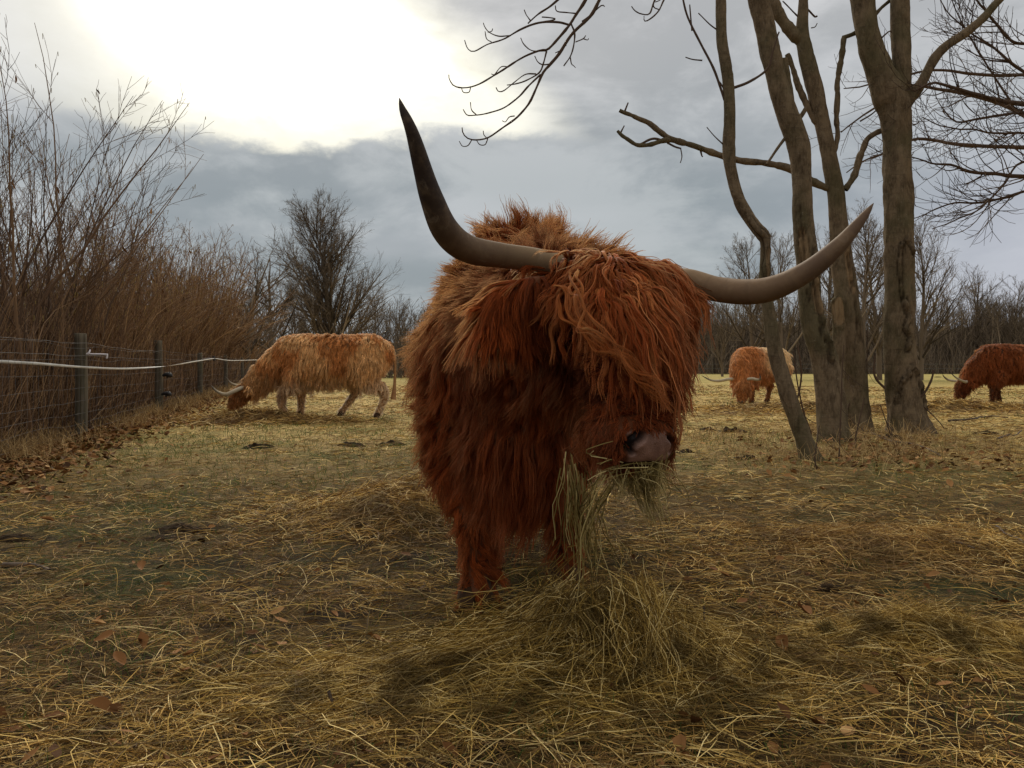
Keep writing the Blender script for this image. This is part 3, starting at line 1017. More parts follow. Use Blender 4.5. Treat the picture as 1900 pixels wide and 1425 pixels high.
# saplings and suckers round the feet of the clump
GS = 'thin suckers sprouting round the trunks'
SUCK = [([(1480, 640), (1487, 690), (1482, 730), (1475, 745)], 'thin dead sucker standing between the leaning tree and the second trunk', 2.2),
        ([(1472, 652), (1478, 700), (1490, 760), (1506, 808)], 'pale forked sucker just right of the leaning tree', 1.8),
        ([(1566, 640), (1562, 700), (1560, 780), (1556, 856)], 'straight sucker rising in front of the second trunk', 1.5),
        ([(1582, 725), (1578, 745), (1566, 775), (1558, 800)], 'short forked sucker in front of the third trunk', 1.6),
        ([(1609, 610), (1609, 690), (1610, 760), (1600, 800)], 'tall thin sapling between the third and thickest trunks', 1.5),
        ([(1604, 738), (1598, 765), (1590, 800), (1588, 830)], 'short bent sucker at the foot of the third trunk', 1.5),
        ([(1633, 750), (1640, 770), (1650, 800), (1660, 830)], 'small arching sucker leaning on the thickest trunk', 1.3),
        ([(1520, 790), (1516, 820), (1512, 850), (1516, 870)], 'low twig sprouting beside the leaning tree base', 1.5)]
for pts, lab, w in SUCK:
    bx, by = pts[-1]
    dd = base_d(bx, by + 2)
    pp = [(a, c, w * (0.55 + 0.45 * i / 3)) for i, (a, c) in enumerate(pts)]
    P_, R_ = branch(None, pp, dd, seed=bx, n=16)
    b = Bag().tubes(P_[None], R_[None], 6)
    tw = twiggy(np.random.default_rng(bx), P_, R_, 5, 1, 0.22, 0.1, 0.0, 0.05, 5, 0.6, 0.002)
    b.v += tw.v; b.f += [f + b.n for f in tw.f[:1]]
    if len(tw.f) > 1: b.f += [f + b.n for f in tw.f[1:]]
    b.n += tw.n
    b.build('sucker', M_twig, None, label=lab, cat='sapling', group=GS)

# overhanging branches, top centre: drooping limbs with upturned tips
oh = thing('overhanging_branch', W(1330, -150, d2), 'bare drooping branch with upcurled tips hanging into the bright sky', 'branch')
b = Bag()
OHB = [[(1130, -40, 3.2), (1112, 0, 3.1), (1095, 30, 3.0), (1062, 62, 2.8), (1040, 95, 2.6), (1020, 120, 2.4), (1005, 140, 2.2), (985, 185, 2.0), (965, 212, 1.8), (940, 232, 1.6), (905, 256, 1.4), (875, 259, 1.2), (860, 250, 1.0), (857, 237, 0.9)],
       [(1100, -40, 3), (1086, 0, 2.9), (1068, 28, 2.7), (1055, 48, 2.5), (1030, 78, 2.3), (1015, 92, 2.1), (1000, 94, 1.9), (960, 112, 1.7), (920, 138, 1.5), (875, 162, 1.3), (845, 161, 1.1), (834, 148, 0.9), (832, 138, 0.8)],
       [(1056, 46, 2), (1035, 41, 1.9), (1000, 42, 1.8), (965, 55, 1.6), (935, 72, 1.4), (905, 82, 1.2), (880, 95, 1.1), (868, 90, 0.9), (862, 74, 0.8)],
       [(1040, -5, 2), (1020, 12, 1.8), (1000, 25, 1.6), (985, 38, 1.3), (980, 43, 1.2)],
       [(1003, 138, 1.7), (980, 160, 1.6), (962, 180, 1.4), (935, 200, 1.3), (905, 210, 1.2), (880, 214, 1.1), (866, 214, 0.9), (859, 203, 0.8)],
       [(1014, 95, 1.6), (1008, 118, 1.5), (1000, 135, 1.4), (975, 150, 1.3), (955, 156, 1.1), (940, 158, 0.9)],
       [(995, 137, 1.2), (975, 138, 1.1), (955, 152, 1), (935, 168, 1), (925, 169, 0.9), (921, 162, 0.8)],
       [(1060, 45, 1.6), (1066, 62, 1.5), (1064, 85, 1.3), (1058, 105, 1.2), (1046, 122, 1)],
       [(1068, 78, 1.1), (1082, 72, 1), (1087, 66, 0.9)], [(1082, 72, 0.9), (1090, 74, 0.8), (1092, 71, 0.8)],
       [(1058, 106, 1), (1060, 118, 0.9), (1064, 122, 0.8), (1068, 126, 0.5)],
       [(1080, 40, 1.3), (1096, 28, 1.2), (1116, 10, 1.1), (1122, 12, 0.9)],
       [(945, 66, 1.1), (925, 67, 1.0), (908, 60, 0.9), (900, 50, 0.8), (897, 42, 0.8)], [(905, 60, 0.9), (912, 58, 0.8), (914, 53, 0.7)],
       [(912, 78, 0.9), (903, 72, 0.8), (900, 58, 0.7)], [(1015, 94, 1.1), (988, 94, 1), (972, 82, 0.9), (966, 70, 0.8)],
       [(1070, 25, 1.2), (1050, 23, 1.1), (1033, 20, 1.0), (1030, 10, 0.9)], [(945, 124, 1), (930, 124, 0.9), (918, 138, 0.9), (912, 137, 0.8)],
       [(873, 163, 1), (870, 171, 0.9), (860, 171, 0.9), (856, 163, 0.8)], [(884, 213, 1), (875, 204, 0.9), (873, 190, 0.8)],
       [(905, 257, 1), (900, 268, 0.9), (890, 268, 0.8), (884, 260, 0.8)], [(903, 256, 0.9), (898, 250, 0.8), (897, 243, 0.7)],
       [(875, 260, 0.9), (868, 270, 0.9), (858, 271, 0.8), (852, 262, 0.7)], [(955, 215, 1), (945, 217, 0.9), (938, 226, 0.8), (932, 224, 0.7)],
       [(1024, 118, 1.1), (1008, 120, 1.0), (998, 115, 0.9), (992, 104, 0.8)], [(1050, 85, 1.2), (1050, 82, 1), (1042, 92, 1), (1030, 98, 0.8)],
       [(1000, 42, 1.2), (1030, 36, 1.1), (1020, 33, 1.0), (1005, 32, 0.9)], [(984, 38, 1.1), (977, 28, 0.9), (973, 18, 0.8)]]
OHB += [[(1125, -130, 3.6), (1120, -80, 3.4), (1125, -30, 3.2)], [(1125, -130, 3.2), (1105, -80, 3.1), (1100, -38, 3)], [(1125, -130, 2.4), (1070, -60, 2.2), (1038, -2, 2)]]
for pts in OHB:
    P_, R_ = branch(None, pts, d2, seed=int(pts[0][0] + pts[0][1]), n=4 * len(pts), knots=0.25)
    Bag().tubes(P_[None], R_[None] * 1.15, 5).build('twig', M_twig, oh)
b = Bag()
for pts in [[(1270, -40, 2), (1238, -10, 1.8), (1222, 20, 1.4), (1205, 36, 1.2), (1196, 39, 1), (1195, 30, 0.9)], [(1240, -40, 1.6), (1215, 0, 1.5), (1205, 25, 1.3), (1190, 26, 1.1), (1178, 20, 1), (1172, 12, 0.8)],
            [(1222, -20, 1.3), (1212, 10, 1.2), (1224, 18, 1)], [(1216, 4, 1.1), (1225, 0, 1), (1232, -8, 0.9)], [(1300, -120, 2.6), (1275, -80, 2.4), (1268, -38, 2)], [(1300, -120, 2.4), (1260, -80, 2), (1240, -38, 1.6)]]:
    P_, R_ = branch(None, pts, d2, seed=int(pts[0][0] + pts[0][1]), n=4 * len(pts), knots=0.25)
    Bag().tubes(P_[None], R_[None] * 1.1, 5).build('twig', M_twig, oh)

# right-hand tree, its trunk just outside the picture
rt = thing('tree', (7.6, 9.6, 0), 'tree standing just past the right edge, its twiggy boughs reaching back over the field', 'tree')
dR = 9.6
m_, P, R = trunk_mesh([(2180, 800, 45), (2175, 600, 34), (2170, 350, 30), (2160, 100, 26), (2150, -200, 20), (2150, -500, 12)], dR, seed=9, n=100)
put('trunk', m_, M_bark, rt)
BOUGH = [[(2160, 215, 12), (2040, 205, 9), (1900, 193, 7), (1850, 186, 6), (1800, 172, 5), (1760, 160, 4), (1728, 155, 3), (1700, 168, 2.2), (1686, 163, 1.6)],
         [(2165, 330, 12), (2030, 330, 8), (1900, 327, 5.5), (1850, 323, 5), (1800, 318, 4.2), (1765, 305, 3.2), (1730, 303, 2.4), (1692, 292, 1.5)],
         [(2165, 340, 9), (2000, 335, 6), (1910, 352, 4), (1860, 368, 3.4), (1815, 376, 2.8), (1765, 378, 2.2), (1720, 395, 1.6), (1695, 405, 1.1)],
         [(2165, 250, 9), (2000, 240, 6), (1905, 210, 4), (1860, 214, 3.4), (1810, 222, 2.8), (1775, 226, 2.2), (1755, 210, 1.6), (1742, 190, 1.1)],
         [(2160, 160, 10), (2040, 120, 7), (1930, 85, 5), (1880, 78, 4), (1845, 40, 3.4), (1815, 5, 2.8), (1790, -40, 2)],
         [(2160, 200, 10), (2000, 185, 6), (1930, 150, 4.5), (1880, 120, 4), (1840, 85, 3), (1800, 60, 2.4), (1765, 30, 1.8), (1745, 0, 1.2)],
         [(2160, 290, 8), (2000, 270, 5), (1905, 248, 3.4), (1850, 248, 2.8), (1800, 240, 2.2), (1750, 235, 1.7), (1710, 215, 1.2)],
         [(2165, 360, 8), (2000, 330, 5), (1900, 300, 3.2), (1860, 345, 2.6), (1820, 385, 2), (1770, 410, 1.6), (1730, 425, 1.1)],
         [(1880, 195, 3), (1850, 150, 2.6), (1815, 95, 2.2), (1790, 50, 1.8), (1770, 10, 1.4), (1758, -20, 1)]]
rg = np.random.default_rng(31)
for i, pts in enumerate(BOUGH):
    off = (i % 3 - 1) * 0.5
    pts = [(a[0], a[1], a[2] * 0.72, off * max(0, min(1, (2160 - a[0]) / 300)) * 0.6) for a in pts]
    P_, R_ = branch(None, pts, dR, seed=60 + i, n=40, knots=0.15)
    bb = Bag().tubes(P_[None], R_[None], 8)
    o = bb.build('bough', M_twig, rt)
    tw = twiggy(rg, P_, R_, 20, 4, 0.62, 0.42, 0.42, 0.10, 8, 0.75, 0.0036)
    put('twigs', tw.mesh('twigs'), M_twig, rt, kind='stuff')

# boughs seen through the clump from a tree further off
ct = thing('tree', (11, 14.5, 0), 'bare tree beyond the clump whose fine twigs show between the forked trunks', 'tree')
m_, P, R = trunk_mesh([(2200, 760, 24), (2190, 500, 20), (2180, 250, 16), (2180, -200, 10)], 14.5, seed=10, n=50, sides=16)
put('trunk', m_, M_bark, ct)
for i, pts in enumerate(([(2185, 300, 8), (2000, 260, 5), (1850, 190, 4), (1740, 165, 3), (1680, 160, 2.6), (1640, 190, 2.2), (1600, 215, 1.8), (1560, 245, 1.2)],
                         [(2185, 320, 8), (2000, 280, 5), (1800, 270, 3.6), (1700, 258, 2.6), (1640, 285, 2.2), (1600, 300, 1.6), (1570, 320, 1)],
                         [(2180, 100, 7), (2000, 130, 4), (1850, 140, 3), (1740, 130, 2.4), (1680, 140, 2), (1600, 160, 1.5), (1565, 165, 1)])):
    P_, R_ = branch(None, pts, 14.5, seed=80 + i, n=40)
    Bag().tubes(P_[None], R_[None], 6).build('bough', M_twig, ct)
    put('twigs', twiggy(rg, P_, R_, 17, 3, 0.8, 0.5, 0.45, 0.06, 7, 0.8, 0.004).mesh('twigs'), M_twig, ct, kind='stuff')


# ------------------------------------------------------------------ hazel thicket behind the fence
def behind_fence(P, m=0.05):
    lim = fence_x(P[..., 1]) - m
    f = 1 - sstep(P[..., 2], 1.2, 2.0)
    P[..., 0] = np.where(P[..., 0] > lim, P[..., 0] * (1 - f) + lim * f, P[..., 0])
    return P


def hazel(px, d, H, nst, spread, label, seed, kind=0, catk=True, fine=1.0):
    r = np.random.default_rng(seed)
    x = (px - 950) / F * d
    x = min(x, fence_x(d) - 0.45)
    z = float(gh(x, d))
    t = thing('hazel_shrub', (x, d, z), label, 'shrub', 'bare hazel shrubs behind the wire fence')
    nst = int(nst * 1.5)
    S = np.stack([x + r.normal(size=nst) * 0.22, d + r.normal(size=nst) * 0.16, np.full(nst, z - 0.05)], -1)
    a = r.uniform(0, 2 * np.pi, nst)
    Dd = np.stack([np.cos(a) * spread, np.sin(a) * spread, np.ones(nst)], -1) * r.uniform(0.6, 1.3, (nst, 1))
    Dd[:, 2] = 1
    L = H * r.uniform(0.68, 1.12, nst)
    P0, R0 = grow(S, Dd, L, H * 0.0045 * r.uniform(0.4, 1.4, nst) * fine ** 0.5, np.full(nst, 0.0026 * fine), 14, 0.055, 0.012, r)
    behind_fence(P0, 0.08)
    mt_ = M_hazel_dark if kind == 0 else M_hazel
    me0 = Bag().tubes(P0, R0, 6).mesh('stem')
    put('stem', me0, mt_, t)
    S, Dd, L, rad = spawn(P0, R0, 10, 0.15, 0.97, 0.55, 0.36, r)
    P1, R1 = grow(S, Dd, L, np.maximum(rad * 0.45, 0.003 * fine), np.full(len(L), 0.0018 * fine), 6, 0.09, 0.045, r)
    behind_fence(P1)
    b = Bag().tubes(P1, R1, 3)
    S, Dd, L, rad = spawn(P1, R1, 6, 0.1, 1.0, 0.6, 0.48, r)
    L = np.maximum(L, 0.12)
    P2, R2 = grow(S, Dd, L, np.full(len(L), 0.0021 * fine), np.full(len(L), 0.0014 * fine), 3, 0.12, 0.05, r)
    behind_fence(P2)
    b.tubes(P2, R2, 3)
    put('twigs', b.mesh('twigs'), mt_ if kind != 2 else M_hazel, t, kind='stuff')
    if catk:
        # drooping catkins and a few dead leaves still holding on
        m = int(len(P2) * 0.20)
        k = r.choice(len(P2), m, replace=False)
        s = P2[k, -1]
        Pc, Rc = grow(s, np.tile([[0, 0, -1.0]], (m, 1)) + r.normal(size=(m, 3)) * 0.12, r.uniform(0.03, 0.065, m), np.full(m, 0.0034 * fine), np.full(m, 0.003 * fine), 3, 0.05, 0.0, r)
        put('catkins', Bag().tubes(Pc, Rc, 4).mesh('catkins'), M_catkin, t, kind='stuff')
        m = int(len(P1) * 0.10)
        k = r.choice(len(P1), m, replace=False)
        s = P1[k, -1]
        Pl, _ = grow(s, np.tile([[0, 0, -1.0]], (m, 1)) + r.normal(size=(m, 3)) * 0.25, r.uniform(0.05, 0.10, m), np.ones(m), np.ones(m), 4, 0.12, 0.0, r)
        wd = r.uniform(0.012, 0.03, m)[:, None] * np.array([[0.2, 1.0, 0.8, 0.05]])
        V_, q_ = ribbons(Pl, wd, nrm(r.normal(size=(m, 3)) * [1, 1, 0.2]))
        put('dead_leaves', Bag().add(V_, q_).mesh('dead_leaves', False), M_leaf, t, kind='stuff')
    return t


HZ = [(-60, 7.6, 3.9, 13, 0.34, 'dark-stemmed hazel shrub at the very left edge, nearest the camera', 0),
      (70, 8.8, 4.0, 13, 0.26, 'tallest hazel shrub, its tips highest against the sky at the left', 0),
      (120, 10.0, 3.5, 12, 0.36, 'tall hazel shrub rising directly behind the first fence post', 0),
      (20, 10.5, 3.7, 13, 0.30, 'tall hazel shrub behind the front row at the left edge', 0),
      (205, 11.6, 3.7, 12, 0.30, 'hazel shrub with brown leaves left on its tips, between the first two fence posts', 1),
      (255, 13.4, 3.1, 14, 0.28, 'bushy hazel shrub just left of the second fence post', 1),
      (300, 15.0, 3.2, 14, 0.24, 'reddish hazel shrub directly behind the second fence post', 1),
      (345, 17.0, 3.6, 16, 0.24, 'golden-brown hazel shrub with upright rods, right of the second fence post', 2),
      (385, 19.5, 3.7, 16, 0.26, 'golden-brown hazel shrub behind the third fence post', 2),
      (425, 23.0, 4.0, 18, 0.28, 'golden-brown hazel shrub above the left cow\'s horns', 2),
      (455, 28.0, 4.4, 18, 0.32, 'last hazel shrub of the row, above the golden cow\'s neck', 2),
      (60, 13.0, 3.2, 16, 0.34, 'low dense hazel shrub in the second row at the left edge', 1),
      (160, 14.5, 3.2, 16, 0.36, 'dense hazel shrub in the second row behind the first fence post', 1),
      (230, 18.0, 3.6, 18, 0.38, 'dense hazel shrub in the second row between the first two posts', 1),
      (300, 22.0, 4.0, 18, 0.38, 'dense hazel shrub in the back row behind the second post', 2),
      (370, 27.0, 4.6, 18, 0.38, 'dense hazel shrub in the back row behind the third post', 2)]
for i, (px, d, H, nst, sp, lab, kd) in enumerate(HZ):
    hazel(px, d, H, nst, sp, lab, 500 + i, kd, True, 1.0 + max(0, d - 9) * 0.055)

# tangle of fine dead stems that fills the bottom of the thicket
r = np.random.default_rng(90)
nn = 12000
dd = 5.5 * np.exp(r.uniform(0, 1.75, nn))
xx = fence_x(dd) - 0.10 - np.abs(r.normal(size=nn)) * (0.9 + dd * 0.10)
Sx = np.stack([xx, dd, gh(xx, dd)], -1)
Dx = np.concatenate([r.normal(size=(nn, 2)) * 0.55, np.ones((nn, 1))], 1)
Lx = r.uniform(0.3, 1.0, nn) ** 1.5 * (1.5 + dd * 0.06)
Pu, Ru = grow(Sx, Dx, Lx, 0.0016 + dd * 0.00022, 0.001 + dd * 0.00012, 4, 0.16, -0.02, r)
behind_fence(Pu)
Bag().tubes(Pu, Ru, 3).build('undergrowth', M_hazel, label='brown tangle of dead stems at the foot of the hazel thicket', cat='undergrowth', kind='stuff')
# a back screen of distant brush beyond the shrubs
nn = 6200
dd = r.uniform(24, 52, nn)
xx = (r.uniform(-260, 640, nn) - 950) / F * dd
ok_ = xx < fence_x(dd) - 0.5
xx, dd = xx[ok_], dd[ok_]; nn = len(xx)
Sx = np.stack([xx, dd, np.zeros(nn)], -1)
Dx = np.concatenate([r.normal(size=(nn, 2)) * 0.28, np.ones((nn, 1))], 1)
Lx = r.uniform(0.35, 1.0, nn) * (1.6 + dd * 0.085)
Pu, Ru = grow(Sx, Dx, Lx, np.full(nn, 0.014), np.full(nn, 0.007), 5, 0.09, 0.02, r)
bg2 = Bag().tubes(Pu, Ru, 3)
S2, D2, L2, r2 = spawn(Pu, Ru, 3, 0.2, 1.0, 0.5, 0.35, r)
Pv, Rv = grow(S2, D2, L2, np.full(len(L2), 0.009), np.full(len(L2), 0.006), 3, 0.1, 0.05, r)
bg2.tubes(Pv, Rv, 3)
bg2.build('brushwood', M_hazel, label='far brown brushwood behind the hazel shrubs on the left', cat='brushwood', kind='stuff')


# ------------------------------------------------------------------ fence
fe = thing('wire_fence', (fence_x(9.2), 9.2, 0), 'wire stock fence with round wooden posts along the left side of the field', 'fence')
fy = [4.6, 9.2, 14.0, 19.4, 25.5, 32.0]
ptop = [1.18, 1.14, 1.20, 1.05, 1.10, 1.1]
for k, (y, tp) in enumerate(zip(fy, ptop)):
    x = fence_x(y); z = float(gh(x, y))
    rr0 = 0.064 if k < 3 else 0.058
    P_, R_ = spline([(x, y, z - 0.2), (x + 0.01, y, z + 0.5), (x - 0.005, y, z + tp)], [rr0 * 1.05, rr0, rr0 * 0.97], 26)
    P_ = np.concatenate([P_, P_[-1:] + [[0, 0, 0.006]], P_[-1:] + [[0, 0, 0.007]]]); R_ = np.concatenate([R_, [rr0 * 0.85, 0.001]])
    V_, q_ = tube_arrays(P_[None], R_[None], 18)
    V_ = V_ + vn3(V_ * [20, 20, 3], k) * 0.004
    Bag().add(V_, q_).build('post', M_post, fe)
# stock netting
yy = np.linspace(4.6, 32, 90)
hts = [0.08, 0.18, 0.28, 0.40, 0.53, 0.68, 0.84, 0.98]
for j, hgt in enumerate(hts):
    x = fence_x(yy) + 0.06
    z = gh(x, yy) + hgt + 0.02 * vn(np.stack([yy * 0.8, yy * 0, yy * 0 + j], -1), 3)
    P_ = np.stack([x, yy, z], -1)
    Bag().tubes(P_[None], np.full((1, 90), 0.0016), 3).build('wire', M_wire, fe)
yv = np.arange(4.7, 32, 0.15)
xv = fence_x(yv) + 0.06
zv = gh(xv, yv)
Pn = np.stack([np.stack([xv, yv, zv + hts[0]], -1), np.stack([xv + 0.004, yv + 0.01, zv + 0.5], -1), np.stack([xv, yv, zv + hts[-1]], -1)], 1)
Bag().tubes(Pn, np.full((len(yv), 3), 0.0012), 3).build('wire_net', M_wire, fe)
for z0, sg in ((1.04, 0.04), (0.90, 0.02)):
    pts = []
    for k in range(len(fy) - 1):
        for u in np.linspace(0, 1, 10, endpoint=False):
            y = fy[k] * (1 - u) + fy[k + 1] * u
            pts.append((fence_x(y) + 0.065, y, z0 - sg * 4 * u * (1 - u) * 0.9 + float(gh(fence_x(y), y))))
    pts = np.array(pts)
    Bag().tubes(pts[None], np.full((1, len(pts)), 0.0019), 4).build('wire', M_wire, fe)
# electric tape on its own offset arms in front of the posts
tp_ctrl = [W(-60, 668, 6.4), W(60, 674, 7.4), W(150, 681, 8.7), W(235, 684, 10.2), W(310, 679, 12.2), W(360, 671, 14.6), W(398, 665, 17.6)]
P_, _ = spline(np.array(tp_ctrl), np.ones(len(tp_ctrl)), 90)
tw = np.stack([0.25 * np.sin(np.linspace(0, 9, 90)), np.zeros(90), np.cos(np.linspace(0, 9, 90) * 0.35)], -1)
hw = 0.013 * (1 - 0.35 * np.linspace(0, 1, 90))[:, None]
tw = nrm(tw)
Vt = np.stack([P_ - tw * hw, P_ + tw * hw], 1)
Vt = np.concatenate([Vt, Vt + np.array([0.0012, 0.0012, 0])], 1).reshape(-1, 3)
b4 = (np.arange(89) * 4)[:, None]
qs = np.concatenate([b4 + [[0, 1, 5, 4]], b4 + [[2, 6, 7, 3]], b4 + [[0, 4, 6, 2]], b4 + [[1, 3, 7, 5]]])
Bag().add(Vt, qs).build('tape', M_tape, fe)
tp2 = np.array([W(398, 665, 17.6), W(430, 669, 20.5), W(475, 668, 25.5), W(492, 668, 31)])
P_, R_ = spline(tp2, np.full(4, 0.008), 30)
Bag().tubes(P_[None], R_[None], 4).build('tape', M_tape, fe)
P_, R_ = spline(np.array([W(376, 665, 19.3), W(398, 665, 17.6)]), [0.008, 0.008], 4)
Bag().tubes(P_[None], R_[None], 5).build('insulator_arm', M_white, fe)
Bag().tube([W(396, 661, 17.6), W(398, 669, 17.6)], [0.03, 0.03], 8, 4).build('insulator', M_black, fe)
# white insulator arm on the first post
Bag().tube([W(161, 657, 9.15), W(182, 657.5, 9.05), W(199, 658, 8.95)], [0.011, 0.011, 0.011], 8, 8).tube([W(199, 656, 8.95), W(199, 661, 8.95), W(198, 665, 8.95)], [0.008, 0.009, 0.008], 8, 6) \
    .tube([W(163, 657, 9.1), W(166, 653, 9.1), W(167, 649, 9.12)], [0.012, 0.010, 0.006], 8, 6).build('insulator_arm', M_white, fe)
for (px, py) in ((312, 696), (310, 731)):
    c = W(px, py, 13.85)
    b = Bag()
    P_, R_ = spline(np.array([c - [0.09, 0, 0.01], c - [0.03, 0, -0.01], c + [0.03, 0, 0.0], c + [0.07, 0, -0.02]]), [0.02, 0.035, 0.042, 0.012], 12)
    b.tubes(P_[None], R_[None], 10)
    b.tube([c - [0.02, 0, 0.05], c, c + [0.03, 0, 0.05]], [0.012, 0.03, 0.01], 8, 8)
    b.build('insulator', M_black, fe)


# ------------------------------------------------------------------ cattle
def loft(pts, rad, n=24, sides=20, lateral=None):
    """closed tube with elliptical sections; rad (k,2) = lateral, other"""
    P, R = spline(pts, rad, n)
    T = np.gradient(P, axis=0); T = nrm(T)
    lat = np.array([1.0, 0, 0]) if lateral is None else np.asarray(lateral, float)
    U = nrm(lat[None] - (T @ lat)[:, None] * T)
    Vv = np.cross(T, U)
    # rounded caps
    P = np.concatenate([[P[0] - T[0] * R[0].mean() * 0.55], [P[0] - T[0] * R[0].mean() * 0.4], P, [P[-1] + T[-1] * R[-1].mean() * 0.4], [P[-1] + T[-1] * R[-1].mean() * 0.55]])
    R = np.concatenate([[R[0] * 0.02], [R[0] * 0.62], R, [R[-1] * 0.62], [R[-1] * 0.02]])
    U = np.concatenate([U[:1], U[:1], U, U[-1:], U[-1:]]); Vv = np.concatenate([Vv[:1], Vv[:1], Vv, Vv[-1:], Vv[-1:]])
    a = np.linspace(0, 2 * np.pi, sides, endpoint=False)
    V = P[:, None] + R[:, 0, None, None] * np.cos(a)[None, :, None] * U[:, None] + R[:, 1, None, None] * np.sin(a)[None, :, None] * Vv[:, None]
    m = len(P)
    i, k = np.meshgrid(np.arange(m - 1), np.arange(sides), indexing='ij')
    k2 = (k + 1) % sides
    q = np.stack([i * sides + k, i * sides + k2, (i + 1) * sides + k2, (i + 1) * sides + k], -1).reshape(-1, 4)
    return V.reshape(-1, 3), q


def fuse(name, lofts, voxel, smooth=8):
    """one continuous surface out of overlapping volumes"""
    b = Bag()
    for V_, q_ in lofts: b.add(V_, q_)
    me_ = b.mesh(name)
    o = bpy.data.objects.new(name, me_)
    C.objects.link(o)
    m = o.modifiers.new('r', 'REMESH'); m.mode = 'VOXEL'; m.voxel_size = voxel; m.use_smooth_shade = True
    s = o.modifiers.new('s', 'SMOOTH'); s.factor = 0.5; s.iterations = smooth
    dg = bpy.context.evaluated_depsgraph_get()
    me2 = bpy.data.meshes.new_from_object(o.evaluated_get(dg))
    bpy.data.objects.remove(o)
    me2.name = name
    return me2


def tri_arrays(me_):
    n = len(me_.vertices)
    V_ = np.empty(n * 3, np.float32); me_.vertices.foreach_get('co', V_)
    V_ = V_.reshape(-1, 3).astype(float)
    me_.calc_loop_triangles()
    T_ = np.empty(len(me_.loop_triangles) * 3, np.int32)
    me_.loop_triangles.foreach_get('vertices', T_)
    return V_, T_.reshape(-1, 3)


def seg_dist(X, a, b_):
    a, b_ = np.asarray(a, float), np.asarray(b_, float)
    v = b_ - a
    t = np.clip(((X - a) @ v) / (v @ v + 1e-12), 0, 1)
    return np.linalg.norm(X - a - t[:, None] * v, axis=1)


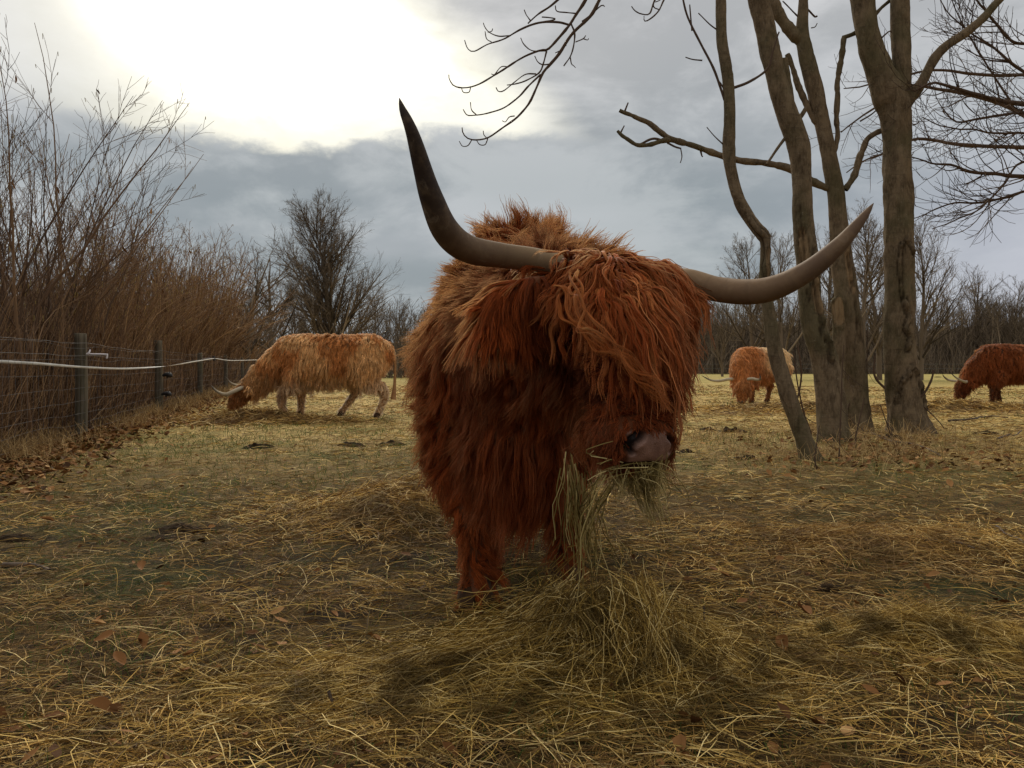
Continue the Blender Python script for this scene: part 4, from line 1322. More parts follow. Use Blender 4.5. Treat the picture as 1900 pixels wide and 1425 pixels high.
def coat(name, me_, style, n_hair, n_guide, parent, seed, npt=10, rad=(0.0009, 0.0003), clump=0.8, seg_in=0.004, tips=0.5, frizz=0.006, material=None, kid=0.75, rise=None, oscf=0.35):
    """shaggy hair grown from a surface. style(P, Nr) -> dict of arrays:
       dens, len, dir (k,3), grav, wave, tint (k,3), lift"""
    r = np.random.default_rng(seed)
    V_, T_ = tri_arrays(me_)
    A, B_, C_ = V_[T_[:, 0]], V_[T_[:, 1]], V_[T_[:, 2]]
    nr_ = np.cross(B_ - A, C_ - A)
    ar = np.linalg.norm(nr_, axis=1) * 0.5
    nr_ = nrm(nr_)
    cen = (A + B_ + C_) / 3
    st = style(cen, nr_)
    w = ar * st['dens']
    w = w / w.sum()

    def sample(k):
        i = r.choice(len(w), k, p=w)
        u, v = r.random(k), r.random(k)
        f = u + v > 1
        u[f], v[f] = 1 - u[f], 1 - v[f]
        return A[i] + (B_[i] - A[i]) * u[:, None] + (C_[i] - A[i]) * v[:, None], nr_[i]
    bvh = BVHTree.FromPolygons([tuple(v) for v in V_], [tuple(int(x) for x in t) for t in T_])
    G0, GN = sample(n_guide)
    s = style(G0, GN)
    L = s['len'] * r.uniform(0.7, 1.25, n_guide)
    M = npt
    G = np.empty((n_guide, M, 3)); G[:, 0] = G0
    d = nrm(s['dir'] + r.normal(size=(n_guide, 3)) * 0.16)
    sg = (L / (M - 1))[:, None]
    ph = r.uniform(0, 6.28, n_guide)
    lift = s['lift'] * r.uniform(0.3, 1.2, n_guide)
    wv = s['wave']
    for i in range(1, M):
        q = vn3(G[:, i - 1] * 7.0, seed) * 0.5 + vn3(G[:, i - 1] * 22.0, seed + 7) * 0.5
        osc = np.cross(d, np.array([0, -1.0, 0.2])[None])
        osc = osc * np.sin(ph + i * L / (M - 1) * (2 * np.pi / 0.085))[:, None]
        d = nrm(d + s['grav'][:, None] * np.array([[0, 0, -1.0]]) * (sg / 0.012).clip(0.4, 2) + q * wv[:, None] + osc * wv[:, None] * oscf)
        p = G[:, i - 1] + d * sg
        for k in range(n_guide):
            loc, nn_, ix, ds_ = bvh.find_nearest(Vector(p[k]), 0.12)
            if loc is None: continue
            dv = p[k] - np.array(loc)
            n_ = np.array(nn_)
            side = dv @ n_
            mg = seg_in + lift[k] * min(1.0, i / (M * 0.35))
            if side < mg:
                p[k] = np.array(loc) + n_ * mg if ds_ < 0.1 else p[k] + n_ * (mg - side) * 0.5
        d = nrm(p - G[:, i - 1])
        p = G[:, i - 1] + d * sg
        G[:, i] = p
    # children
    H0, HN = sample(n_hair)
    kd = KDTree(n_guide)
    for k in range(n_guide): kd.insert(G0[k], k)
    kd.balance()
    gi = np.array([kd.find(p)[1] for p in H0])
    hs = style(H0, HN)
    g = G[gi]
    off = H0 - G0[gi]
    on = np.linalg.norm(off, axis=1, keepdims=True)
    off = off * np.minimum(1, 0.05 / np.maximum(on, 1e-6))
    gl = np.where(r.random(n_guide) < 0.25, 0.35, 1.0)
    if rise is not None:
        bad = (G[:, :, 2].max(1) > G0[:, 2] + rise)
        kp = ~bad[gi]
        H0, HN, gi, n_hair = H0[kp], HN[kp], gi[kp], int(kp.sum())
        hs = {kk_: v_[kp] for kk_, v_ in hs.items()}
        g = G[gi]
        off = off[kp]
    lf = r.uniform(tips, 1.0, n_hair)
    t = np.linspace(0, 1, M)[None, :] * lf[:, None]
    f = t * (M - 1)
    i0 = np.clip(f.astype(int), 0, M - 2)
    u = (f - i0)[..., None]
    ar_ = np.arange(n_hair)[:, None]
    base = g[ar_, i0] * (1 - u) + g[ar_, i0 + 1] * u
    cl = (clump * gl[gi])[:, None] * np.clip(t * 1.5, 0, 1) ** kid
    P = base + off[:, None, :] * (1 - cl[..., None])
    P[:, 0] = H0 - HN * 0.004
    fz = r.normal(size=(n_hair, 1, 3))
    P = P + fz * frizz * (t[..., None] ** 1.3) + vn3(P * 28 + r.uniform(0, 0.6, (n_hair, 1, 1)), seed + 40) * frizz * 0.9 * np.clip(t[..., None] * 3, 0, 1)
    # strays
    stray = r.random(n_hair) < 0.05
    P[stray] += (nrm(r.normal(size=(stray.sum(), 1, 3))) * (hs['len'][stray][:, None, None] * 0.22)) * (t[stray][..., None] ** 1.6)
    cu = bpy.data.hair_curves.new(name)
    cu.add_curves([M] * n_hair)
    cu.attributes['position'].data.foreach_set('vector', P.astype(np.float32).ravel()) if 'position' in cu.attributes else cu.position_data.foreach_set('vector', P.astype(np.float32).ravel())
    tt = np.linspace(0, 1, M)[None, :]
    Rd = rad[0] * (1 - tt) ** 0.8 + rad[1] * np.ones_like(tt)
    Rd = np.repeat(Rd, n_hair, 0) * r.uniform(0.7, 1.3, (n_hair, 1))
    ra = cu.attributes.get('radius') or cu.attributes.new('radius', 'FLOAT', 'POINT')
    ra.data.foreach_set('value', Rd.astype(np.float32).ravel())
    gt = 1 + r.normal(size=(n_guide, 1)) * 0.16
    tint = np.clip(hs['tint'] * gt[gi], 0.002, 0.95)
    ta = cu.attributes.new('tint', 'FLOAT_COLOR', 'CURVE')
    ta.data.foreach_set('color', np.concatenate([tint, np.ones((n_hair, 1))], 1).astype(np.float32).ravel())
    cu.materials.append(material or M_hair)
    o = bpy.data.objects.new(name, cu)
    C.objects.link(o)
    if parent is not None:
        o.parent = parent
        o.matrix_parent_inverse = parent.matrix_basis.inverted()
    return o


def horn(name, pts, rad, mtl, parent, n=60, sides=28, seed=0):
    P, R = spline(pts, rad, n)
    R = R * (1 + 0.02 * vn(np.stack([np.linspace(0, 9, n), np.zeros(n), np.zeros(n)], -1), seed))
    R[-3:] *= [0.92, 0.75, 0.25]
    P = np.concatenate([P, P[-1:] + (P[-1:] - P[-2:-1]) * 0.12]); R = np.concatenate([R, [0.0003]]); n += 1
    V_, q_ = tube_arrays(P[None], R[None], sides)
    V_ = V_ + vn3(V_ * [18, 18, 18], seed) * R.max() * 0.035
    b = Bag().add(V_, q_)
    me_ = b.mesh(name)
    al = np.repeat(np.linspace(0, 1, n), sides)
    at = me_.attributes.new('along', 'FLOAT', 'POINT'); at.data.foreach_set('value', al.astype(np.float32))
    rg_ = np.stack([al, al * 0, al * 0], -1)
    at = me_.attributes.new('ring', 'FLOAT_VECTOR', 'POINT'); at.data.foreach_set('vector', rg_.astype(np.float32).ravel())
    return put(name, me_, mtl, parent)


def ellipsoid(c, ax, su=24, sv=16):
    """ax: 3x3 rows = scaled axes"""
    th_ = np.linspace(0.02, np.pi - 0.02, sv); ph_ = np.linspace(0, 2 * np.pi, su, endpoint=False)
    A_, B__ = np.meshgrid(th_, ph_, indexing='ij')
    L_ = np.stack([np.sin(A_) * np.cos(B__), np.sin(A_) * np.sin(B__), np.cos(A_)], -1)
    V_ = L_.reshape(-1, 3) @ np.asarray(ax, float) + np.asarray(c, float)
    i, k = np.meshgrid(np.arange(sv - 1), np.arange(su), indexing='ij')
    k2 = (k + 1) % su
    q = np.stack([i * su + k, (i + 1) * su + k, (i + 1) * su + k2, i * su + k2], -1).reshape(-1, 4)
    return V_, q


def hoof_mesh(c, fwd, s=1.0):
    """cloven hoof: two tapered toes side by side"""
    f = nrm(np.array([fwd[0], fwd[1], 0.0])); l = np.array([-f[1], f[0], 0])
    b = Bag()
    for sg in (-1, 1):
        pts = np.array([c - f * 0.02 * s + l * sg * 0.022 * s + [0, 0, 0.062 * s], c + f * 0.012 * s + l * sg * 0.026 * s + [0, 0, 0.03 * s], c + f * 0.035 * s + l * sg * 0.026 * s + [0, 0, 0.012 * s]])
        V_, q_ = loft(pts, np.array([[0.026, 0.034], [0.029, 0.034], [0.022, 0.014]]) * s, 8, 12, l)
        b.add(V_, q_)
    return b.mesh('hoof')


def srgb(*c):
    return np.array([((x / 255) / 12.92 if x / 255 < 0.04045 else ((x / 255 + 0.055) / 1.055) ** 2.4) for x in c])


# ---- the big cow in front
GROUP_COW = 'long-horned shaggy cattle on the pasture'
hero = thing('highland_cow', (0, 2.8, 0), 'big shaggy red-brown cow in the foreground, chewing hay, fringe over its eyes', 'cow', GROUP_COW)
lofts = []
tz = [(-0.005, 2.52, .76), (0.0, 2.66, .78), (0.03, 2.90, .815), (0.02, 3.3, .79), (-0.02, 3.7, .80), (-0.02, 4.0, .86), (-0.02, 4.15, .88)]
trd = [(.17, .22), (.255, .33), (.285, .41), (.325, .375), (.335, .34), (.27, .28), (.15, .18)]
lofts.append(loft(tz, trd, 40, 28))
lofts.append(loft([(0.0, 2.70, .82), (.06, 2.42, .86), (.14, 2.18, .88), (.20, 2.02, .90)], [(.24, .27), (.20, .24), (.155, .19), (.12, .15)], 20, 20))
lofts.append(loft([(0.01, 2.60, .72), (0.02, 2.50, .55), (0.03, 2.50, .42)], [(.20, .18), (.16, .15), (.09, .09)], 12, 18, (1, 0, 0)))
HEAD = [(.218, 1.98, .925), (.228, 1.90, .87), (.243, 1.83, .80), (.250, 1.765, .70), (.250, 1.735, .635)]
lofts.append(loft(HEAD, [(.100, .095), (.108, .108), (.100, .10), (.083, .08), (.078, .066)], 20, 20))
lofts.append(loft([(.235, 1.95, .84), (.25, 1.87, .72), (.250, 1.79, .60)], [(.085, .07), (.07, .06), (.05, .042)], 12, 16))
lofts.append(loft([(.112, 1.957, .988), (.22, 1.955, .972), (.335, 1.945, .958)], [(.041, .041), (.045, .045), (.041, .041)], 10, 14, (0, 1, 0)))
LEGS = [
    ([(-.16, 2.78, .66), (-.165, 2.74, .46), (-.118, 2.665, .285), (-.110, 2.665, .12), (-.112, 2.635, .045)], [.15, .105, .062, .047, .055]),
    ([(.17, 2.95, .66), (.19, 3.0, .46), (.185, 2.96, .29), (.182, 2.97, .12), (.185, 2.94, .045)], [.15, .10, .06, .045, .052]),
    ([(-.17, 3.9, .76), (-.19, 3.85, .55), (-.17, 4.02, .38), (-.17, 3.98, .14), (-.17, 3.94, .045)], [.19, .13, .062, .046, .052]),
    ([(.15, 3.95, .76), (.16, 3.95, .55), (.14, 4.15, .38), (.14, 4.1, .14), (.14, 4.06, .045)], [.19, .13, .062, .046, .052])]
for pts, rd in LEGS:
    lofts.append(loft(pts, [(q, q * 1.05) for q in rd], 26, 16))
hb = fuse('body', lofts, 0.014, 6)
M_skin_hero = skin_material('hide_red', (0.09, 0.03, 0.012), (0.15, 0.05, 0.02))
put('body', hb, M_skin_hero, hero)

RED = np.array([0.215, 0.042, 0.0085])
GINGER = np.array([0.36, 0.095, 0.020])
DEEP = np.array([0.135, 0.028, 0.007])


def hero_style(P, Nn):
    k = len(P)
    dn = np.array([0, 0, -1.0])
    x, y, z = P.T
    head_d = seg_dist(P, HEAD[0], HEAD[2])
    head_d = np.minimum(head_d, seg_dist(P, HEAD[2], HEAD[4]))
    ishead = (head_d < 0.145) & (y < 2.04) & (z > 0.5) & (P[:, 0] > 0.06)
    isleg = (z < 0.40) & ~ishead & ((np.abs(x) > 0.07) | (z < 0.2))
    dens = np.ones(k); ln = np.full(k, 0.155)
    dens[y > 3.6] = 0.35
    # body comb: down with outward and slightly backward fluff
    dr = Nn * 0.75 + dn * 0.75 + np.array([0, 0.0, 0.0])
    dr[:, 0] += np.sign(x) * 0.12
    grav = np.full(k, 0.10); wave = np.full(k, 0.36); lift = np.full(k, 0.012)
    tint = np.tile(RED, (k, 1))
    # hump and back: wispy, blown up and over
    tf = sstep(z, 0.98, 1.13) * ~ishead
    dt = Nn * 0.5 + np.array([0.30, -0.55, 0.15]) + 0.75 * vn3(P * 5, 77)
    dr = dr * (1 - tf[:, None]) + dt * tf[:, None]
    grav = grav * (1 - 0.65 * tf); ln = ln - 0.03 * tf - 0.06 * sstep(-x, 0.05, 0.2) * sstep(z, 0.9, 1.0); wave = wave + 0.25 * tf; lift = lift + 0.006 * tf
    # brisket and lower chest: long and hanging
    flank = (z < 0.74) & ~ishead & ~isleg & (np.abs(x - 0.01) > 0.15)
    dr[flank] = Nn[flank] * 0.28 + dn; ln[flank] = 0.085; grav[flank] = 0.15
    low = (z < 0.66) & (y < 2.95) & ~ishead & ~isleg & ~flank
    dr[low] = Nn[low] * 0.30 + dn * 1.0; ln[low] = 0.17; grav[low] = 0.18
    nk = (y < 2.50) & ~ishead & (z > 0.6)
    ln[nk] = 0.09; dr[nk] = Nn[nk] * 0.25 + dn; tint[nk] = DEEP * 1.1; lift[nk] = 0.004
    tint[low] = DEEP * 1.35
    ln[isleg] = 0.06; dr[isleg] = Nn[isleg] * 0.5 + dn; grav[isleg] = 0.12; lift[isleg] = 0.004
    fet = isleg & (z < 0.15)
    ln[fet] = 0.075; dr[fet] = Nn[fet] * 0.55 + dn * 1.0; dens[isleg] = 1.0
    # head: cheeks and jaw
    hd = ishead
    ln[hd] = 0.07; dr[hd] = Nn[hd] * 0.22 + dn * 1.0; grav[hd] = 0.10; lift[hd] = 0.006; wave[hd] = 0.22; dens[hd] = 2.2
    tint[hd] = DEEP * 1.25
    crown = hd & (Nn[:, 2] > 0.1) & (z > 0.88)
    dr[crown] = np.stack([(P[crown, 0] - 0.2) * 2, np.full(crown.sum(), -1.0), np.full(crown.sum(), -0.1)], -1); ln[crown] = 0.10; tint[crown] = RED
    side = hd & (z > 0.60) & (z < 0.76) & (y > 1.78)
    ln[side] = 0.12
    low_face = hd & (z < 0.76) & (y <= 1.78)
    ln[low_face] = 0.045
    hn_ = np.minimum(seg_dist(P, (.16, 1.955, .995), W(1000, 483, 1.95)), seg_dist(P, (.30, 1.95, .965), W(1262, 519, 1.93)))
    dens[hn_ < 0.040] = 0.0
    # hollow of the eye and the side of the cheek: short, deep shade painted into the tint
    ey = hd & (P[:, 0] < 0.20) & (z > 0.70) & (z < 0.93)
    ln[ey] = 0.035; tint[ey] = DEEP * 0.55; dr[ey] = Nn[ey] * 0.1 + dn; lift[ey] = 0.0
    # short fur at the muzzle
    mz = hd & (z < 0.70) & (y < 1.80)
    ln[mz] = 0.022; dr[mz] = Nn[mz] * 0.3 + dn; lift[mz] = 0.0
    dens[hd & (z < 0.665) & (y < 1.735)] = 0.0
    # streaks of lighter hair
    f = sstep(vn(P * 3.1, 91), -0.1, 0.7)[:, None]
    tint = tint * (1 - f * 0.5) + tint * np.array([1.30, 1.5, 1.6]) * f * 0.5
    return dict(dens=dens, len=ln, dir=nrm(dr), grav=grav, wave=wave, tint=tint, lift=lift)


def fringe_style(P, Nn):
    k = len(P)
    x, y, z = P.T
    okk = (z > 0.885) & (y < 1.975) & (y > 1.75) & (Nn[:, 2] > -0.2) & (Nn[:, 1] < 0.25)
    lat = (x - 0.20)
    dr = np.stack([lat * 0.9 + 0.04, np.full(k, -0.95), 0.10 - np.abs(lat) * 1.2], -1)
    dr = nrm(dr)
    back = y > 1.985
    ln = 0.150 - 0.05 * (x < 0.11) + np.clip(x - 0.12, 0, 0.15) * 0.78 - np.clip(x - 0.29, 0, 1) * 1.2 + 0.055 * vn(P * 13, 3)
    ln[back] += 0.03
    dens = np.where(okk, 1.0, 0.0)
    dens = dens * np.where((x < 0.082), 0.0, 1.0) * np.where(x > 0.362, 0.0, 1)
    grav = np.full(k, 0.22)
    wave = np.full(k, 0.24)
    f = sstep(vn(P * 26, 55), -0.5, 0.5)[:, None]
    tint = RED[None] * 1.05 * (1 - f) + np.array([0.46, 0.155, 0.045])[None] * f
    lift = np.full(k, 0.014)
    return dict(dens=dens, len=ln, dir=dr, grav=grav, wave=wave, tint=tint, lift=lift)


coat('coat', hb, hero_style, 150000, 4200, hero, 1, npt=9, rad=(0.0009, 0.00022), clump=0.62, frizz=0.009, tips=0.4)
coat('fringe', hb, fringe_style, 24000, 640, hero, 2, npt=24, rad=(0.0008, 0.0003), clump=0.93, frizz=0.0034, tips=0.55, seg_in=0.010, kid=0.35, rise=0.018, oscf=0.8)

# a long twisted lock that crosses the face, from the fringe down to the nose
r = np.random.default_rng(12)
lk = []
for j, ctrl in enumerate(([(1035, 540, 1.80), (1065, 610, 1.715), (1125, 650, 1.67), (1185, 690, 1.655), (1222, 735, 1.65), (1236, 768, 1.655)],
                          [(1075, 500, 1.80), (1085, 590, 1.69), (1150, 655, 1.655), (1205, 700, 1.65), (1222, 735, 1.65)],
                          [(1010, 540, 1.82), (1050, 620, 1.71), (1130, 665, 1.66), (1190, 690, 1.655), (1215, 720, 1.65)])):
    base = np.array([W(*c) for c in ctrl])
    for sub_ in range(3 if j < 2 else 0):
        so_ = r.normal(size=3) * 0.013
        ph_l = r.uniform(0, 50, 3)
        for _ in range(9):
            o_ = so_ + r.normal(size=3) * 0.0018
            p, _q = spline(base + o_ * np.linspace(1.2, 0.25, len(base))[:, None], np.ones(len(base)), 18)
            lk.append(p + vn3(p * 17 + ph_l, 5) * 0.024 + r.normal(size=3) * 0.004 * np.linspace(0, 1, 18)[:, None])
lk = np.array(lk)
cu = bpy.data.hair_curves.new('lock'); cu.add_curves([18] * len(lk))
cu.attributes['position'].data.foreach_set('vector', lk.astype(np.float32).ravel())
ra = cu.attributes.get('radius') or cu.attributes.new('radius', 'FLOAT', 'POINT')
ra.data.foreach_set('value', np.tile(np.linspace(0.0008, 0.0003, 18), len(lk)).astype(np.float32))
ta = cu.attributes.new('tint', 'FLOAT_COLOR', 'CURVE')
ta.data.foreach_set('color', np.tile([*(GINGER * 0.8), 1], len(lk)).astype(np.float32))
cu.materials.append(M_hair)
o = bpy.data.objects.new('lock', cu); C.objects.link(o); o.parent = hero; o.matrix_parent_inverse = hero.matrix_basis.inverted()

# ears
def ear(parent, root, tip, w, mtl, style, n_hair, seed, radh, n_guide=160, thick=0.35, npt=12):
    root, tip = np.asarray(root, float), np.asarray(tip, float)
    mid = (root + tip) / 2 + np.array([0, 0, 0.012])
    V_, q_ = loft([root, root * .6 + mid * .4, mid, mid * .4 + tip * .6, tip], np.array([(.35, .5), (.75, .9), (1, 1), (.75, .8), (.2, .3)]) * w * [[thick, 1]], 18, 16, (0, 1, 0.15))
    me_ = Bag().add(V_, q_).mesh('ear')
    o_ = put('ear', me_, mtl, parent)
    c = coat('ear_hair', me_, style, n_hair, n_guide, None, seed, npt=npt, rad=radh, clump=0.72, frizz=0.005, tips=0.5)
    c.parent = o_
    return o_


def ear_style(lenv, tint, back=0.1, wv=0.2, out=None):
    def f(P, Nn):
        k = len(P)
        dr = Nn * 0.35 + np.array([-0.12, -back, -0.85])
        tn = np.tile(tint, (k, 1))
        if out is not None:
            e_ = sstep(out - P[:, 0], -0.10, 0.02)[:, None]
            dr = dr + np.array([-0.5, -0.1, 0.45]) * e_
            tn = tn * (0.35 + 0.75 * e_)  # lit outer edge and shaded inner ear painted into the hair tint
        return dict(dens=np.ones(k), len=np.full(k, lenv) + 0.2 * lenv * vn(P * 20, 3), dir=nrm(dr), grav=np.full(k, 0.14), wave=np.full(k, wv), tint=tn, lift=np.full(k, 0.012))
    return f


ear(hero, (.13, 1.93, .935), W(903, 588, 1.87), 0.052, M_skin_hero, ear_style(0.125, RED * 1.12, out=-0.015), 9000, 31, (0.0009, 0.0003), 220)
ear(hero, (.32, 1.96, .93), (.415, 2.02, .88), 0.045, M_skin_hero, ear_style(0.10, RED), 4500, 32, (0.0009, 0.0003), 120)

# horns
horn('horn', [(.19, 1.955, .985), W(1000, 483, 1.95), W(930, 474, 1.93), W(868, 462, 1.88), W(828, 428, 1.83), W(802, 370, 1.79), W(783, 310, 1.76), W(764, 245, 1.73), W(748, 205, 1.72), W(742, 182, 1.72)],
     [.029, .0280, .0292, .0320, .0312, .0258, .0200, .0135, .0082, .0038], M_horn_dark, hero, seed=3)
horn('horn', [(.265, 1.955, .955), W(1262, 519, 1.93), W(1330, 537, 1.89), W(1400, 541, 1.83), W(1455, 527, 1.79), W(1508, 497, 1.76), W(1553, 459, 1.74), W(1590, 419, 1.73), W(1620, 378, 1.73)],
     [.028, .0265, .0280, .0280, .0256, .0220, .0172, .0120, .0042], M_horn_grey, hero, seed=4)

# eyes
for c in ((.135, 1.865, .845), (.352, 1.86, .835)):
    V_, q_ = ellipsoid(c, np.eye(3) * 0.021, 20, 14)
    put('eye', Bag().add(V_, q_).mesh('eye'), M_eye, hero)

# muzzle with nose pad, nostrils and lips
nc_ = np.array([.250, 1.722, .626])
yaw = math.radians(31); pit = math.radians(-16)
fw = np.array([math.sin(yaw), -math.cos(yaw), 0.0]); lt = np.array([math.cos(yaw), math.sin(yaw), 0.0]); upv = np.array([0, 0, 1.0])
fw2 = fw * math.cos(pit) + upv * math.sin(pit); up2 = upv * math.cos(pit) - fw * math.sin(pit)
su, sv = 120, 90
thh = np.linspace(0.02, np.pi - 0.02, sv); phh = np.linspace(0, 2 * np.pi, su, endpoint=False)
A_, B__ = np.meshgrid(thh, phh, indexing='ij')
def se(v, e): return np.sign(v) * np.abs(v) ** e
lx_ = se(np.cos(B__), .80) * se(np.sin(A_), .85) * 0.083
lf_ = se(np.sin(B__), .80) * se(np.sin(A_), .85) * 0.072
lz_ = se(np.cos(A_), .85) * 0.062
lx_ = lx_ * (1 + lz_ * -1.2)                        # wider towards the lips
front = sstep(lf_, 0.0, 0.045)
# nostrils: comma-shaped openings on both sides of the pad
nost = np.zeros_like(lx_)
for sg in (-1, 1):
    pl = [(.040 * sg, .024), (.052 * sg, .014), (.058 * sg, .000), (.050 * sg, -.010)]
    wds = [.007, .010, .010, .006]
    for (a0, b0), (a1, b1), w0 in zip(pl[:-1], pl[1:], wds[1:]):
        vx, vy = a1 - a0, b1 - b0
        tt = np.clip(((lx_ - a0) * vx + (lz_ - b0) * vy) / (vx * vx + vy * vy), 0, 1)
        dd_n = np.hypot(lx_ - a0 - tt * vx, lz_ - b0 - tt * vy)
        nost = np.maximum(nost, np.exp(-(dd_n / w0) ** 4))
rimn = np.zeros_like(lx_)
lip = np.exp(-((lz_ + .036 + 0.10 * lx_ ** 2 / .08) / .0045) ** 2) * front
phil = np.exp(-(lx_ / .003) ** 2) * front * (lz_ < .012)
dep = nost * front * 0.026 + lip * 0.010 + phil * 0.002
wing = np.exp(-((np.abs(lx_) - .045) / .018) ** 2 - ((lz_ - .018) / .02) ** 2) * front * 0.006
rad_dir = nrm(np.stack([lx_ * 0.5, lf_, lz_ * 0.3], -1))
Lc = np.stack([lx_, lf_, lz_], -1) + rad_dir * (wing - dep)[..., None]
Lc += vn3(Lc * 60, 3) * 0.0010
Vn_ = nc_ + Lc[..., 0:1] * lt + Lc[..., 1:2] * fw2 + Lc[..., 2:3] * up2
i, k = np.meshgrid(np.arange(sv - 1), np.arange(su), indexing='ij'); k2 = (k + 1) % su
qn = np.stack([i * su + k, i * su + k2, (i + 1) * su + k2, (i + 1) * su + k], -1).reshape(-1, 4)
mn = Bag().add(Vn_.reshape(-1, 3), qn).mesh('muzzle')
pad = front * (1 - sstep(np.abs(lx_) - 0.2 * (lz_ + 0.04), .044, .054)) * (1 - sstep(lz_, .026, .038)) * sstep(lz_ + .034 + 0.12 * lx_ ** 2 / .08, 0, .006)
pad = pad * (1 - 0.0 * nost)
for nm, arr in (('pad', pad), ('nostril', np.clip(nost * front * 1.2 + lip, 0, 1))):
    at = mn.attributes.new(nm, 'FLOAT', 'POINT'); at.data.foreach_set('value', arr.ravel().astype(np.float32))
put('muzzle', mn, M_nose, hero)


def muzzle_style(P, Nn):
    k = len(P)
    rel = P - nc_
    a_, f_, z_ = rel @ lt, rel @ fw2, rel @ up2
    d_ = (f_ < 0.035) | (np.abs(a_) > 0.064) | (z_ > 0.036) | (z_ < -0.045)
    return dict(dens=d_ * 1.0, len=np.full(k, 0.022), dir=nrm(Nn * 0.35 + np.array([0, 0, -1.0]) - fw2 * 0.1), grav=np.full(k, 0.05), wave=np.full(k, 0.2), tint=np.tile(DEEP, (k, 1)), lift=np.zeros(k))


coat('muzzle_hair', mn, muzzle_style, 6000, 400, hero, 8, npt=5, rad=(0.0007, 0.0003), clump=0.3, frizz=0.003, seg_in=0.001)
for (pts, rd), fwd in zip(LEGS, ((0.1, -1), (0, -1), (0, -1), (0, -1))):
    c = np.array(pts[-1]); g0 = float(gh(c[0], c[1]))
    put('hoof', hoof_mesh(np.array([c[0], c[1] - 0.01, g0]), np.array([fwd[0], fwd[1], 0]), 1.1), M_hoof, hero)
# tail, hanging behind
P_, R_ = spline([(-0.02, 4.25, 1.0), (-0.02, 4.34, .85), (-0.01, 4.36, .55), (0, 4.34, .3)], [.03, .02, .018, .03], 20)
put('tail', Bag().tubes(P_[None], R_[None], 10).mesh('tail'), M_skin_hero, hero)


